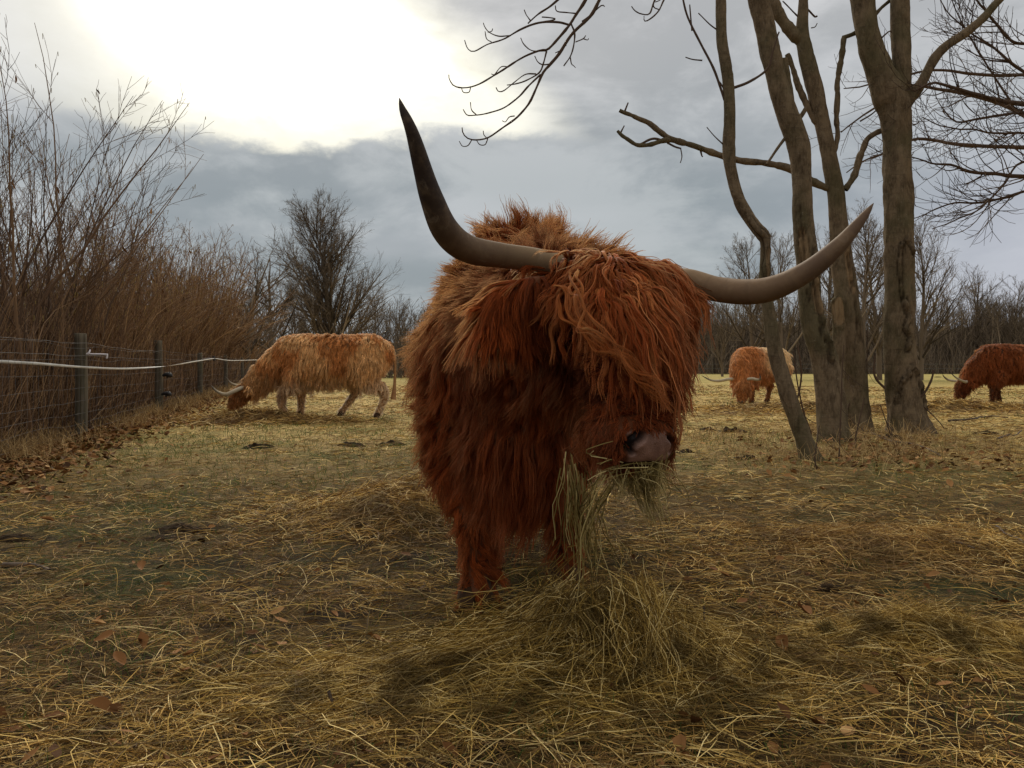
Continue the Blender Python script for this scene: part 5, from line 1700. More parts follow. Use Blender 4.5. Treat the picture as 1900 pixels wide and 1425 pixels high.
# ---- the grazing cattle behind
def grazer(loc, yaw, sc, label, tints, seed, pose, n_hair, n_guide, hrad, skin, hornmat, region_tint=None, body_len=0.11):
    """built facing +x, then turned. pose: dict of neck, head, legs, horns"""
    cy, sy = math.cos(yaw), math.sin(yaw)
    loc = np.asarray(loc, float)

    def X(p):
        p = np.atleast_2d(np.asarray(p, float)) * sc
        return np.stack([p[:, 0] * cy - p[:, 1] * sy, p[:, 0] * sy + p[:, 1] * cy, p[:, 2]], -1) + loc
    lat = np.array([-sy, cy, 0])
    t = thing('highland_cow', loc, label, 'cow', GROUP_COW)
    lf = []
    lf.append(loft(X(pose.get('torso', [(-.80, 0, .93), (-.66, 0, .90), (-.35, 0, .84), (0, 0, .80), (.35, 0, .80), (.56, 0, .80), (.74, 0, .74)])),
                   np.array(pose.get('trad', [(.13, .15), (.24, .26), (.30, .31), (.33, .34), (.29, .36), (.22, .33), (.15, .22)])) * sc, 36, 24, lat))
    lf.append(loft(X(pose['neck']), np.array(pose['nrad']) * sc, 18, 18, lat))
    hl = nrm(np.array([pose['hlat'][0] * cy - pose['hlat'][1] * sy, pose['hlat'][0] * sy + pose['hlat'][1] * cy, pose['hlat'][2]])) if 'hlat' in pose else lat
    lf.append(loft(X(pose['head']), np.array([(.10, .10), (.105, .11), (.085, .09), (.065, .06)]) * sc * pose.get('headsc', 1.0), 14, 16, hl))
    for pts, rd in pose['legs']:
        lf.append(loft(X(pts), np.array([(q, q * 1.08) for q in rd]) * sc, 22, 14, lat))
    bm = fuse('body', lf, 0.028 * sc, 4)
    put('body', bm, skin, t)
    Hh = X(pose['head'])

    def style(P, Nn):
        k = len(P)
        L_ = (P - loc) / sc
        lx = L_[:, 0] * cy + L_[:, 1] * sy
        lz = L_[:, 2]
        dn = np.array([0, 0, -1.0])
        hd_ = np.minimum(seg_dist(P, Hh[0], Hh[1]), np.minimum(seg_dist(P, Hh[1], Hh[2]), seg_dist(P, Hh[2], Hh[3]))) < 0.135 * sc
        leg_ = (lz < 0.40) & ~hd_ & (lx < 0.75)
        dens = np.ones(k); ln = np.full(k, body_len * sc)
        dr = Nn * 0.5 + dn * 0.9
        grav = np.full(k, 0.16); wave = np.full(k, 0.22); lift = np.full(k, 0.008)
        tp_ = (Nn[:, 2] > 0.55) & ~hd_
        dr[tp_] = Nn[tp_] * 0.15 + 0.35 * vn3(P[tp_] * 4, 7) + np.sign((P[tp_] - loc) @ lat)[:, None] * lat * 0.8
        ln[tp_] *= 0.9
        und = (Nn[:, 2] < -0.3) & ~leg_ & ~hd_
        ln[und] *= 0.8; dr[und] = dn + 0.3 * Nn[und]
        ln[leg_] = 0.035 * sc; dr[leg_] = Nn[leg_] * 0.3 + dn; lift[leg_] = 0.002; wave[leg_] = 0.15
        ln[hd_] = 0.05 * sc; dens[hd_] = 1.6; wave[hd_] = 0.2
        dr[hd_] = Nn[hd_] * 0.3 + nrm(Hh[3] - Hh[0]) * 0.9
        fr = hd_ & (np.linalg.norm(P - Hh[0], axis=1) < 0.15 * sc)
        ln[fr] = pose.get('fringe', 0.12) * sc; lift[fr] = 0.02
        tint = region_tint(P, Nn, lx, lz, leg_, hd_, tints)
        return dict(dens=dens, len=ln, dir=nrm(dr), grav=grav, wave=wave, tint=tint, lift=lift)
    coat('coat', bm, style, n_hair, n_guide, t, seed, npt=8, rad=hrad, clump=0.62, frizz=0.012, tips=0.4)
    for i_, (pts, rd) in enumerate(pose['horns']):
        horn('horn', X(pts), np.array(rd) * sc, hornmat, t, 30, 14, seed=seed + i_)
    for (a_, b_) in pose['ears']:
        a_, b_ = X(a_)[0], X(b_)[0]
        ear(t, a_, b_, 0.05 * sc, skin, ear_style(0.07, tints[0], 0.0), 700, seed + 9, (hrad[0], hrad[1]), 40, 0.4, 6)
    for pts, rd in pose['legs']:
        c = X(pts[-1])[0]
        put('hoof', hoof_mesh(np.array([c[0], c[1], c[2] - 0.045 * sc]), np.array([cy, sy, 0]), sc), M_hoof, t)
    for e in pose['eyes']:
        V_, q_ = ellipsoid(X(e)[0], np.eye(3) * 0.02 * sc, 10, 8)
        put('eye', Bag().add(V_, q_).mesh('eye'), M_eye, t)
    if 'nose' in pose:
        V_, q_ = ellipsoid(X(pose['nose'])[0], np.diag([.055, .055, .035]) * sc, 16, 10)
        put('nose', Bag().add(V_, q_).mesh('nose'), M_nosefar, t)
    if 'tail' in pose:
        P_, R_ = spline(X(pose['tail']), np.array([.03, .022, .02, .04]) * sc, 18)
        put('tail', Bag().tubes(P_[None], R_[None], 8).mesh('tail'), skin, t)
    return t


M_nosefar = simple('far_nose', (0.09, 0.06, 0.045), (0.16, 0.11, 0.085), 30, 0.5, 0.4)
M_skin_gold = skin_material('hide_gold', (0.26, 0.13, 0.055), (0.36, 0.20, 0.09))
M_skin_dark = skin_material('hide_dark', (0.05, 0.02, 0.01), (0.09, 0.035, 0.018))


def gold_tint(P, Nn, lx, lz, leg_, hd_, tt):
    k = len(P)
    base = np.tile(tt[0], (k, 1))
    rust = sstep(vn(P * 2.4, 13) + 0.5 * vn(P * 7, 14) + 0.5 * sstep(lz, .75, 1.1) * (lx < 0.1), 0.15, 0.5)[:, None]
    base = base * (1 - rust) + tt[1] * rust
    pale = sstep(0.62 - lz, 0.0, 0.2)[:, None] * (lx < 0.75)[:, None]
    base = base * (1 - pale) + tt[2] * pale
    shoulder = (sstep(lx, 0.45, 0.7) * sstep(0.8 - lz, 0, 0.2))[:, None]
    base = base * (1 - 0.5 * shoulder) + tt[3] * 0.5 * shoulder
    base[hd_] = tt[3] * 1.15
    return base


def plain_tint(P, Nn, lx, lz, leg_, hd_, tt):
    k = len(P)
    f = sstep(vn(P * 3.0, 23), -0.3, 0.5)[:, None]
    base = tt[0] * (1 - f) + tt[1] * f
    pale = (sstep(-lx, -0.35, 0.10) * sstep(lz, 0.6, 0.85))[:, None]
    base = base * (1 - pale) + tt[2] * pale
    base[leg_] = tt[3]
    base[hd_] = tt[1] * 0.8
    return base


STD_HIND = lambda dx1, dx2: [([(-.56, .15, .76), (-.50 + dx1 * .4, .19, .56), (-.66 + dx1, .16, .38), (-.60 + dx1, .16, .12), (-.57 + dx1, .16, .045)], [.18, .125, .058, .042, .048]),
                             ([(-.56, -.15, .76), (-.50 + dx2 * .4, -.19, .56), (-.66 + dx2, -.16, .38), (-.60 + dx2, -.16, .12), (-.57 + dx2, -.16, .045)], [.18, .125, .058, .042, .048])]

# golden cow on the left, facing left: heading pi, its own left side (+y) faces the camera after the turn
dL = 12.4
xL = (612 - 950) / F * dL
poseA = dict(
    neck=[(.55, 0, .82), (.82, .0, .66), (1.02, .02, .47), (1.14, .03, .36)], nrad=[(.20, .28), (.15, .22), (.12, .17), (.10, .13)],
    head=[(1.16, .03, .37), (1.24, .03, .30), (1.30, .03, .18), (1.33, .03, .09)], hlat=(0, 1, 0),
    legs=[([(.44, .17, .62), (.50, .19, .44), (.62, .18, .30), (.60, .18, .14), (.58, .18, .05)], [.13, .085, .060, .044, .05]),
          ([(.44, -.17, .62), (.44, -.18, .44), (.44, -.17, .28), (.44, -.17, .12), (.46, -.17, .045)], [.13, .09, .055, .042, .048])] +
         [([(-.56, .15, .76), (-.54, .19, .56), (-.78, .17, .36), (-.72, .17, .13), (-.68, .17, .045)], [.18, .125, .058, .042, .048]),
          ([(-.50, -.15, .76), (-.30, -.19, .56), (-.34, -.17, .38), (-.17, -.16, .13), (-.12, -.16, .045)], [.17, .12, .058, .042, .048])],
    horns=[([(1.16, .10, .43), (1.24, .20, .38), (1.36, .26, .33), (1.48, .24, .37), (1.58, .20, .45)], [.026, .027, .024, .017, .006]),
           ([(1.16, -.05, .45), (1.22, -.14, .44), (1.32, -.22, .43), (1.44, -.22, .47), (1.53, -.20, .57)], [.026, .025, .022, .015, .006])],
    ears=[((1.12, .10, .40), (1.04, .22, .35))],
    eyes=[(1.22, .125, .29), (1.22, -.07, .29)], nose=(1.345, .03, .055), fringe=0.06,
    tail=[(-.84, 0, .98), (-.90, 0, .8), (-.90, 0, .5), (-.88, 0, .25)])
grazer((xL, dL, float(gh(xL, dL))), math.pi, 1.07, 'golden shaggy cow with rusty patches grazing at the left by the fence', [np.array([.70, .38, .15]), np.array([.50, .19, .055]), np.array([.62, .42, .24]), np.array([.26, .10, .03])],
       101, poseA, 46000, 3600, (0.0026, 0.0009), M_skin_gold, M_horn_pale, gold_tint, 0.15)

# cow on the right of the big one, three-quarter towards the camera with lowered head
dM = 18.3
xM = (1408 - 950) / F * dM
poseB = dict(
    torso=[(-.80, 0, .93), (-.66, 0, .90), (-.35, 0, .84), (0, 0, .80), (.35, 0, .80), (.50, 0, .80), (.64, 0, .76)],
    neck=[(.45, 0, .84), (.62, .08, .70), (.74, .20, .52), (.80, .26, .42)], nrad=[(.22, .30), (.19, .25), (.15, .19), (.11, .13)],
    head=[(.82, .28, .42), (.86, .30, .33), (.89, .32, .20), (.91, .33, .10)], hlat=(-.55, 1, 0), headsc=1.22,
    legs=[([(.42, .17, .62), (.42, .18, .44), (.43, .17, .28), (.42, .17, .12), (.44, .17, .045)], [.14, .095, .06, .045, .05]),
          ([(.42, -.17, .62), (.36, -.18, .44), (.34, -.17, .28), (.32, -.17, .12), (.34, -.17, .045)], [.14, .095, .06, .045, .05])] + STD_HIND(0, .12),
    horns=[([(.80, .32, .50), (.74, .44, .52), (.72, .56, .50), (.76, .66, .52), (.80, .68, .64)], [.028, .030, .027, .018, .006]),
           ([(.84, .22, .50), (.94, .06, .51), (1.04, -.14, .47), (1.12, -.30, .49), (1.20, -.46, .58)], [.028, .031, .028, .018, .006])],
    ears=[((.78, .36, .40), (.72, .48, .34)), ((.86, .20, .40), (.94, .10, .35))],
    eyes=[(.86, .37, .32), (.92, .24, .32)], nose=(.93, .33, .07), fringe=0.24,
    tail=[(-.84, 0, .98), (-.90, 0, .8), (-.90, 0, .5), (-.88, 0, .25)])
grazer((xM, dM, float(gh(xM, dM))), math.radians(-146), 1.06, 'ginger cow with a pale back grazing behind the leaning trunk, face hidden by its fringe', [np.array([.46, .16, .045]), np.array([.50, .19, .06]), np.array([.80, .54, .27]), np.array([.24, .085, .03])],
       121, poseB, 36000, 3000, (0.0034, 0.0012), skin_material('hide_ginger', (0.2, 0.08, 0.03), (0.3, 0.12, 0.045)), M_horn_pale, plain_tint, 0.18)

# dark red cow at the right edge, facing left
dR2 = 16.4
xR = (1888 - 950) / F * dR2
poseC = dict(
    neck=[(.55, 0, .82), (.78, .0, .66), (.93, .02, .50), (1.00, .03, .40)], nrad=[(.20, .28), (.17, .24), (.13, .18), (.10, .13)],
    head=[(1.02, .03, .40), (1.07, .03, .32), (1.11, .03, .19), (1.13, .03, .10)], hlat=(0, 1, 0),
    legs=[([(.44, .17, .62), (.50, .19, .44), (.56, .18, .28), (.58, .18, .12), (.60, .18, .045)], [.14, .10, .06, .045, .05]),
          ([(.44, -.17, .62), (.36, -.18, .44), (.30, -.17, .28), (.26, -.17, .12), (.27, -.17, .045)], [.14, .10, .06, .045, .05])] + STD_HIND(0.05, .3),
    horns=[([(1.02, .10, .45), (1.10, .20, .44), (1.22, .27, .47), (1.32, .26, .53), (1.40, .22, .62)], [.024, .026, .022, .014, .005]),
           ([(1.02, -.05, .45), (1.08, -.16, .45), (1.18, -.25, .47), (1.26, -.25, .52), (1.32, -.22, .58)], [.024, .025, .021, .014, .005])],
    ears=[((.99, .10, .40), (.92, .20, .36))],
    eyes=[(1.08, .12, .30), (1.08, -.06, .30)], nose=(1.14, .03, .07), fringe=0.12,
    tail=[(-.84, 0, .98), (-.90, 0, .8), (-.90, 0, .5), (-.88, 0, .25)])
grazer((xR, dR2, float(gh(xR, dR2))), math.pi, 1.03, 'dark red-brown cow grazing at the right edge of the picture', [np.array([.25, .065, .018]), np.array([.17, .042, .012]), np.array([.30, .085, .025]), np.array([.11, .03, .010])],
       141, poseC, 36000, 2600, (0.0030, 0.0010), M_skin_dark, M_horn_pale, plain_tint, 0.14)


# ------------------------------------------------------------------ hay, straw, grass, leaves
def blades(x, y, z, heading, tilt, L, Wd, bend, r, n=4, roll=None, lift_ends=0.0):
    """lying or standing blades as bent ribbons"""
    M = len(x)
    d = np.stack([np.cos(heading) * np.cos(tilt), np.sin(heading) * np.cos(tilt), np.sin(tilt)], -1)
    sidev = np.stack([-np.sin(heading), np.cos(heading), np.zeros(M)], -1)
    upv_ = np.cross(d, sidev)
    upv_ *= np.sign(upv_[:, 2:3] + 1e-9)
    t = np.linspace(-0.5, 0.5, n)
    P = np.stack([x, y, z], -1)[:, None, :] + d[:, None, :] * (t[None, :, None] * L[:, None, None])
    P = P + sidev[:, None, :] * ((t ** 2 - 0.08)[None, :, None] * (bend * L)[:, None, None])
    P = P + upv_[:, None, :] * ((0.09 - t ** 2)[None, :, None] * (lift_ends * L)[:, None, None])
    kk = r.normal(size=(M, n, 3)) * (L * 0.012)[:, None, None]; kk[..., 2] *= 0.6
    P += kk
    ro = r.uniform(-1.2, 1.2, M) if roll is None else roll
    sv_ = nrm(sidev * np.cos(ro)[:, None] + upv_ * np.sin(ro)[:, None])
    w = Wd[:, None] * np.array([0.75] + [1.0] * (n - 2) + [0.55])[None, :]
    return ribbons(P, w, sv_)


def polar(n, r0, r1, a0, a1, r):
    rr = r0 * np.exp(r.uniform(0, math.log(r1 / r0), n))
    a = r.uniform(a0, a1, n)
    return rr * np.sin(a), rr * np.cos(a), rr


def mound_h(x, y):
    h = np.zeros_like(x)
    for (mx_, my_, rx, ry, hh) in (MOUNDS[0], MOUNDS[1], MOUNDS[4]):
        h = np.maximum(h, hh * np.exp(-(((x - mx_) / rx) ** 2 + ((y - my_) / ry) ** 2) * 1.6))
    return h


def infield(x, y, m=0.0):
    return x > fence_x(y) + m


def greenness(x, y):
    P = np.stack([x, y, np.zeros_like(x)], -1)
    g = sstep(fbm(P * 0.75, 61, 3), 0.10, 0.5) * 0.7 + 0.35 * sstep(fbm(P * 3.1, 63, 2), 0.2, 0.6)
    for (cx, cy, rx, ry, a) in ((-3.0, 8.6, 1.8, 3.0, 1.0), (-1.9, 7.0, 1.3, 2.2, 0.7), (-0.85, 7.4, .55, 1.2, 1.0), (2.2, 8.2, 0.9, 1.6, 0.9), (1.9, 6.4, .8, .8, .5), (2.9, 6.2, .35, .35, 1.0), (-2.2, 12.5, 2.2, 1.6, .6), (-2.9, 5.6, 1.0, .9, .6), (-1.2, 4.9, .5, .5, .6), (3.3, 4.6, .8, .5, .4), (-1.1, 2.3, .4, .3, .45), (-1.8, 3.0, .8, .8, .25)):
        g = np.maximum(g, a * np.exp(-((x - cx) / rx) ** 2 - ((y - cy) / ry) ** 2))
    return g


DUNG = [(345, 985, .20, .10, .035), (300, 1000, .12, .07, .02), (478, 832, .17, .12, .05), (650, 828, .16, .12, .05), (726, 826, .15, .12, .05),
        (1356, 802, .19, .14, .06), (1310, 798, .11, .10, .04), (1382, 852, .14, .09, .04), (1272, 840, .10, .08, .03), (1655, 815, .14, .09, .05),
        (1830, 806, .17, .10, .04), (1560, 1095, .12, .06, .02), (1390, 1000, .13, .07, .02), (1740, 700, .30, .2, .06), (25, 1000, .10, .06, .02)]
DG = []
for (px, py, rx, ry, h) in DUNG:
    d = base_d(px, py)
    DG.append(((px - 950) / F * d, d, rx, ry, h))


def bare_at(x, y):
    b = np.zeros_like(x)
    for (cx, cy, rx, ry, h) in DG:
        b = np.maximum(b, np.exp(-(((x - cx) / rx) ** 2 + ((y - cy) / ry) ** 2) ** 1.5))
    return b


r = np.random.default_rng(200)
# straw over the whole near field
n = 215000
x, y, rr = polar(n, 1.15, 34, -0.74, 0.74, r)
P = np.stack([x, y, np.zeros(n)], -1)
patch = 0.5 + 0.5 * fbm(P * 1.1, 71, 3) + 0.35 * fbm(P * 4.5, 72, 2)
keep = (r.random(n) < 0.10 + 1.0 * sstep(patch, 0.12, 0.72)) & infield(x, y, 0.0) & (r.random(n) > bare_at(x, y) * 0.93) & (r.random(n) > greenness(x, y) * 0.62)
x, y, rr = x[keep], y[keep], rr[keep]; n = len(x)
L = np.minimum(0.026 + r.gamma(2.0, 0.020, n), 0.24) * (1 + rr * 0.035)
Wd = np.maximum(0.0009 + r.random(n) * 0.0012, rr * 0.00050) * (0.8 + 0.5 * r.random(n))
P = np.stack([x, y, np.zeros(n)], -1)
head = 1.4 * vn(P * 0.9, 81) + r.normal(size=n) * 1.25
lay = r.random(n) ** 1.6
z = gh(x, y) + 0.003 + lay * 0.030 + 0.014 * sstep(0.5 + 0.5 * fbm(P * 6, 75, 2), 0.4, 0.9)
tilt = r.normal(size=n) * 0.17
V_, q_ = blades(x, y, z, head, tilt, L, Wd, r.normal(size=n) * 0.16, r, 3, lift_ends=0.15)
Bag().add(V_, q_).build('straw', M_straw, label='matted pale straw and dead stems strewn over the pasture', cat='straw', kind='stuff')

# longer yellow hay stems scattered nearest the camera
n = 6500
x, y, rr = polar(n, 1.2, 9, -0.72, 0.72, r)
w_ = 0.25 + 0.75 * np.exp(-((x - 0.1) / 1.3) ** 2 - ((y - 2.2) / 1.2) ** 2)
k = (r.random(n) < w_) & infield(x, y, 0.2)
x, y, rr = x[k], y[k], rr[k]; n = len(x)
V_, q_ = blades(x, y, gh(x, y) + mound_h(x, y) * 0.8 + 0.02 + 0.02 * r.random(n), r.uniform(0, 6.28, n), r.normal(size=n) * 0.12, r.uniform(0.10, 0.34, n), np.maximum(0.0016, rr * 0.0006) * r.uniform(0.7, 1.3, n), r.normal(size=n) * 0.28, r, 6, lift_ends=0.25)
Bag().add(V_, q_).build('hay_stems', M_hay, label='loose yellow hay stems scattered over the foreground', cat='hay', kind='stuff')

# grass
n = 95000
x, y, rr = polar(n, 1.2, 30, -0.74, 0.74, r)
g = greenness(x, y)
k = (r.random(n) < g * 0.85 + 0.10) & infield(x, y, 0.1) & (bare_at(x, y) < 0.5)
x, y, rr, g = x[k], y[k], rr[k], g[k]; n = len(x)
L = r.uniform(0.02, 0.055, n) * (1 + 0.6 * g) * (1 + rr * 0.02)
tl = r.uniform(0.35, 1.4, n)
V_, q_ = blades(x, y, gh(x, y) + L * 0.42 * np.sin(tl), r.uniform(0, 6.28, n), tl, L, np.maximum(0.0018, rr * 0.00048), r.normal(size=n) * 0.5, r, 3, lift_ends=0.5)
Bag().add(V_, q_).build('grass', M_grass, label='short green winter grass growing in patches through the straw', cat='grass', kind='stuff')

# dry tussocks along the fence and round the tree feet
n = 21000
m1 = 14500
yy_ = 5.2 * np.exp(r.uniform(0, 1.7, m1))
xx_ = fence_x(yy_) + r.normal(size=m1) * 0.26 + 0.05
xx2 = 3.1 + r.normal(size=n - m1) * 0.75; yy2 = 7.6 + r.normal(size=n - m1) * 0.85
x = np.concatenate([xx_, xx2]); y = np.concatenate([yy_, yy2])
P = np.stack([x, y, x * 0], -1)
k = r.random(n) < sstep(0.5 + 0.5 * fbm(P * 2.2, 44, 2), 0.35, 0.75) + 0.1
x, y = x[k], y[k]; n = len(x)
L = r.uniform(0.05, 0.26, n) * np.where(np.arange(n) < m1 * 0.5, 1.15, 0.8)
tl = r.uniform(0.3, 1.45, n)
V_, q_ = blades(x, y, gh(x, y) + L * 0.45 * np.sin(tl), r.uniform(0, 6.28, n), tl, L, np.maximum(0.0022, np.hypot(x, y) * 0.0004), r.normal(size=n) * 0.4, r, 4, lift_ends=0.5)
Bag().add(V_, q_).build('dry_grass', M_drygrass, label='withered buff grass along the fence line and at the feet of the trees', cat='dry grass', kind='stuff')


def leaf_patch(x, y, z, size, r, curl=0.35):
    """small curled dead leaves, six quads each"""
    M = len(x)
    u = np.linspace(-1, 1, 4); prof_ = np.array([0.12, 0.85, 1.0, 0.1])
    hd_ = r.uniform(0, 6.28, M)
    f = np.stack([np.cos(hd_), np.sin(hd_), r.normal(size=M) * 0.35], -1); f = nrm(f)
    s = nrm(np.cross(f, np.stack([r.normal(size=M) * 0.35, r.normal(size=M) * 0.35, np.ones(M)], -1)))
    up_ = np.cross(s, f)
    c = np.stack([x, y, z], -1)
    V_ = np.empty((M, 4, 3, 3))
    cr = curl * r.uniform(0.2, 1.6, M)
    for i in range(4):
        for j in range(3):
            w = (j - 1) * prof_[i] * 0.55 * r.uniform(0.8, 1.2, M)
            V_[:, i, j] = c + f * (u[i] * size)[:, None] + s * (w * size)[:, None] + up_ * ((w ** 2 * 1.6 * cr * 2 + u[i] ** 2 * cr * 0.5) * size)[:, None]
    b_ = (np.arange(M) * 12)[:, None, None] + (np.arange(3) * 3)[None, :, None] + np.arange(2)[None, None, :]
    q = np.stack([b_, b_ + 3, b_ + 4, b_ + 1], -1).reshape(-1, 4)
    return V_.reshape(-1, 3), q


n1, n2, n3 = 9500, 420, 600
yl = 4.6 * np.exp(r.uniform(0, 1.8, n1))
xl = fence_x(yl) + np.abs(r.normal(size=n1)) * 0.42 * np.where(r.random(n1) < 0.75, 1, -2.6) - 0.12
xw = 3.0 + r.normal(size=n2) * 0.55; yw = 7.0 + r.normal(size=n2) * 0.7
xa, ya, _ra = polar(n3, 1.3, 12, -0.72, 0.72, r)
x = np.concatenate([xl, xw, xa]); y = np.concatenate([yl, yw, ya])
sz = np.concatenate([r.uniform(0.018, 0.045, n1), r.uniform(0.018, 0.038, n2), r.uniform(0.010, 0.026, n3)])
V_, q_ = leaf_patch(x, y, gh(x, y) + 0.012 + r.random(len(x)) * 0.03, sz, r)
Bag().add(V_, q_).build('leaf_litter', M_leaf, label='brown dead leaves drifted along the foot of the fence and strewn about', cat='leaves', kind='stuff')

# single leaves one can pick out
for (px, py, s_, lab) in ((190, 1342, .030, 'curled brown leaf near the bottom left corner of the picture'), (263, 1208, .026, 'dark upright leaf on the straw, upper right of the curled brown leaf'),
                          (222, 1248, .028, 'folded reddish leaf lying left of the dark upright leaves'), (350, 1238, .024, 'brown leaf lying flat to the right of the folded reddish leaf'),
                          (335, 1272, .026, 'small dark leaf below the flat brown leaf on the left'), (1488, 1155, .034, 'shiny red-brown leaf on the straw right of the hay pile'),
                          (1452, 1218, .030, 'orange-brown leaf below the shiny red-brown one'), (85, 975, .03, 'pale tan leaf at the left, near the leaf drift'),
                          (265, 1065, .03, 'pale buff leaf on the straw left of the middle'), (195, 1200, .026, 'orange leaf with curled rim at the lower left')):
    d = base_d(px, py + 6)
    x = (px - 950) / F * d
    rq = np.random.default_rng(px)
    V_, q_ = leaf_patch(np.array([x]), np.array([d]), np.array([float(gh(x, d)) + 0.035]), np.array([s_ * 1.15]), rq, 0.5)
    me_ = Bag().add(V_, q_).mesh('fallen_leaf')
    o = put('fallen_leaf', me_, M_leaf, None, label=lab, cat='leaf', group='single fallen leaves in the foreground')
    md = o.modifiers.new('s', 'SUBSURF'); md.levels = 1; md.render_levels = 2

# manure and trodden soil clods
DLAB = ['dark trodden muck patch on the left foreground straw', 'smaller muck smear just left of the dark muck patch', 'dark dung heap in the green grass below the golden cow\'s tail end',
        'low dung heap beyond the green grass, left of the big cow', 'dung heap closest to the big cow\'s left flank', 'dark dung heap in the grass right of the big cow\'s muzzle',
        'small dung clod just left of the heap right of the muzzle', 'dung clod in front of the leaning tree', 'dung clod close beside the big cow\'s hanging cheek hair',
        'dark clod on the ground between the third and thickest trunks', 'dark clod by the fallen branch at the right edge', 'dark tuft of muck in the right foreground straw',
        'flat muck patch between the hay pile and the leaning tree', 'dark mound on the far grass by the right-hand cow', 'muck patch at the left edge of the picture']
for (cx, cy, rx, ry, h), lab in zip(DG, DLAB):
    u = np.linspace(0, 1, 12); a = np.linspace(0, 2 * np.pi, 36, endpoint=False)
    U, A_ = np.meshgrid(u, a, indexing='ij')
    wob = 1 + 0.3 * vn(np.stack([np.cos(A_) * 2 + cx * 9, np.sin(A_) * 2 + cy * 9, U * 0], -1), 3)
    X_, Y_ = cx + U * rx * np.cos(A_) * wob, cy + U * ry * np.sin(A_) * wob
    Z_ = gh(X_, Y_) + h * (1 - U ** 2) * (0.75 + 0.7 * fbm(np.stack([X_ * 22, Y_ * 22, U * 0], -1), 8, 3)) - 0.012 * U ** 4
    i, k = np.meshgrid(np.arange(11), np.arange(36), indexing='ij'); k2 = (k + 1) % 36
    q_ = np.stack([i * 36 + k, (i + 1) * 36 + k, (i + 1) * 36 + k2, i * 36 + k2], -1).reshape(-1, 4)
    V_ = np.stack([X_, Y_, Z_], -1).reshape(-1, 3)
    Bag().add(V_, q_).build('dung_heap', M_dung, None, label=lab, cat='dung', group='dark dung heaps on the grass')


def hay_pile(label, mi, n, seed, flow=None, wid=1.0, matl=None, spread=1.25, len_=(0.06, 0.24), extra=None):
    """a core of packed hay plus the stems that lie over it"""
    (mx_, my_, rx, ry, hh) = MOUNDS[mi]
    r = np.random.default_rng(seed)
    t = thing('hay_pile', (mx_, my_, float(gh(mx_, my_))), label, 'hay', 'piles of loose hay on the ground')
    u = np.linspace(0, 1, 20); a = np.linspace(0, 2 * np.pi, 64, endpoint=False)
    U, A_ = np.meshgrid(u, a, indexing='ij')
    X_, Y_ = mx_ + U * rx * 1.25 * np.cos(A_), my_ + U * ry * 1.25 * np.sin(A_)
    sub = 0.5 if mi in (2, 3, 5, 6, 7) else 1.0

    def top(X_, Y_):
        q = ((X_ - mx_) / rx) ** 2 + ((Y_ - my_) / ry) ** 2
        bumpy = 1 + 0.6 * fbm(np.stack([X_ * 9, Y_ * 9, X_ * 0], -1), seed, 3)
        return gh(X_, Y_) + hh * sub * np.exp(-q * 1.6) * bumpy
    Z_ = top(X_, Y_) - 0.012 - 0.05 * U ** 3
    i, k = np.meshgrid(np.arange(19), np.arange(64), indexing='ij'); k2 = (k + 1) % 64
    q_ = np.stack([i * 64 + k, (i + 1) * 64 + k, (i + 1) * 64 + k2, i * 64 + k2], -1).reshape(-1, 4)
    put('packed_hay', Bag().add(np.stack([X_, Y_, Z_], -1).reshape(-1, 3), q_).mesh('packed_hay'), M_core, t)
    x = mx_ + r.normal(size=n) * rx * 0.62 * spread; y = my_ + r.normal(size=n) * ry * 0.62 * spread
    e = 0.02
    gxx = (top(x + e, y) - top(x - e, y)) / (2 * e); gyy = (top(x, y + e) - top(x, y - e)) / (2 * e)
    hd_ = r.uniform(0, 6.28, n) if flow is None else flow(x, y, r)
    tilt = np.arctan(gxx * np.cos(hd_) + gyy * np.sin(hd_)) + r.normal(size=n) * 0.24
    L = np.minimum(r.uniform(*len_, n), (rx + ry) * 0.8)
    dist = my_
    V_, q_ = blades(x, y, top(x, y) + 0.002 + 0.028 * r.random(n) ** 1.5, hd_, tilt, L, np.maximum(0.0011, dist * 0.00046) * r.uniform(0.7, 1.5, n) * wid, r.normal(size=n) * 0.3, r, 5, lift_ends=0.25)
    o = put('stems', Bag().add(V_, q_).mesh('stems'), matl or M_hay, t, kind='stuff')
    return t, top


M_core = simple('packed_hay', (0.035, 0.021, 0.007), (0.15, 0.095, 0.028), 40, 0.9, 0.1, 1.0, 0.02)
swirl = lambda x, y, r: np.where(x < 0.02, math.pi + 0.25 + r.normal(size=len(x)) * 0.7, r.uniform(0, 6.28, len(x)))
pile, top0 = hay_pile('loose heap of yellow hay under the big cow\'s mouth', 0, 12000, 301, swirl, len_=(0.05, 0.24))
hay_pile('low swath of hay spreading left from the heap in the foreground', 1, 9000, 302, lambda x, y, r: 0.22 + r.normal(size=len(x)) * np.where(r.random(len(x)) < .5, 0.35, 1.6), len_=(0.06, 0.28))
hay_pile('flattened pile of hay behind the big cow\'s left legs', 2, 7500, 303, wid=1.0, matl=M_straw)
hay_pile('olive tuft of trampled hay in the right foreground', 3, 6000, 304, lambda x, y, r: -0.45 + r.normal(size=len(x)) * np.where(r.random(len(x)) < .5, 0.4, 1.6), matl=M_hay, wid=0.8)
hay_pile('pile of hay at the golden cow\'s muzzle', 4, 5000, 305, wid=1.1, len_=(0.10, 0.4), matl=M_straw)
hay_pile('strewn hay under the ginger cow\'s head', 6, 3500, 306, wid=1.0, len_=(0.1, 0.4), matl=M_straw)
hay_pile('strewn hay in front of the dark cow on the right', 7, 3500, 307, wid=1.0, len_=(0.1, 0.4), matl=M_straw)
hay_pile('thin layer of hay on the ground in front of the tree clump', 5, 4500, 308, wid=1.0, matl=M_straw)

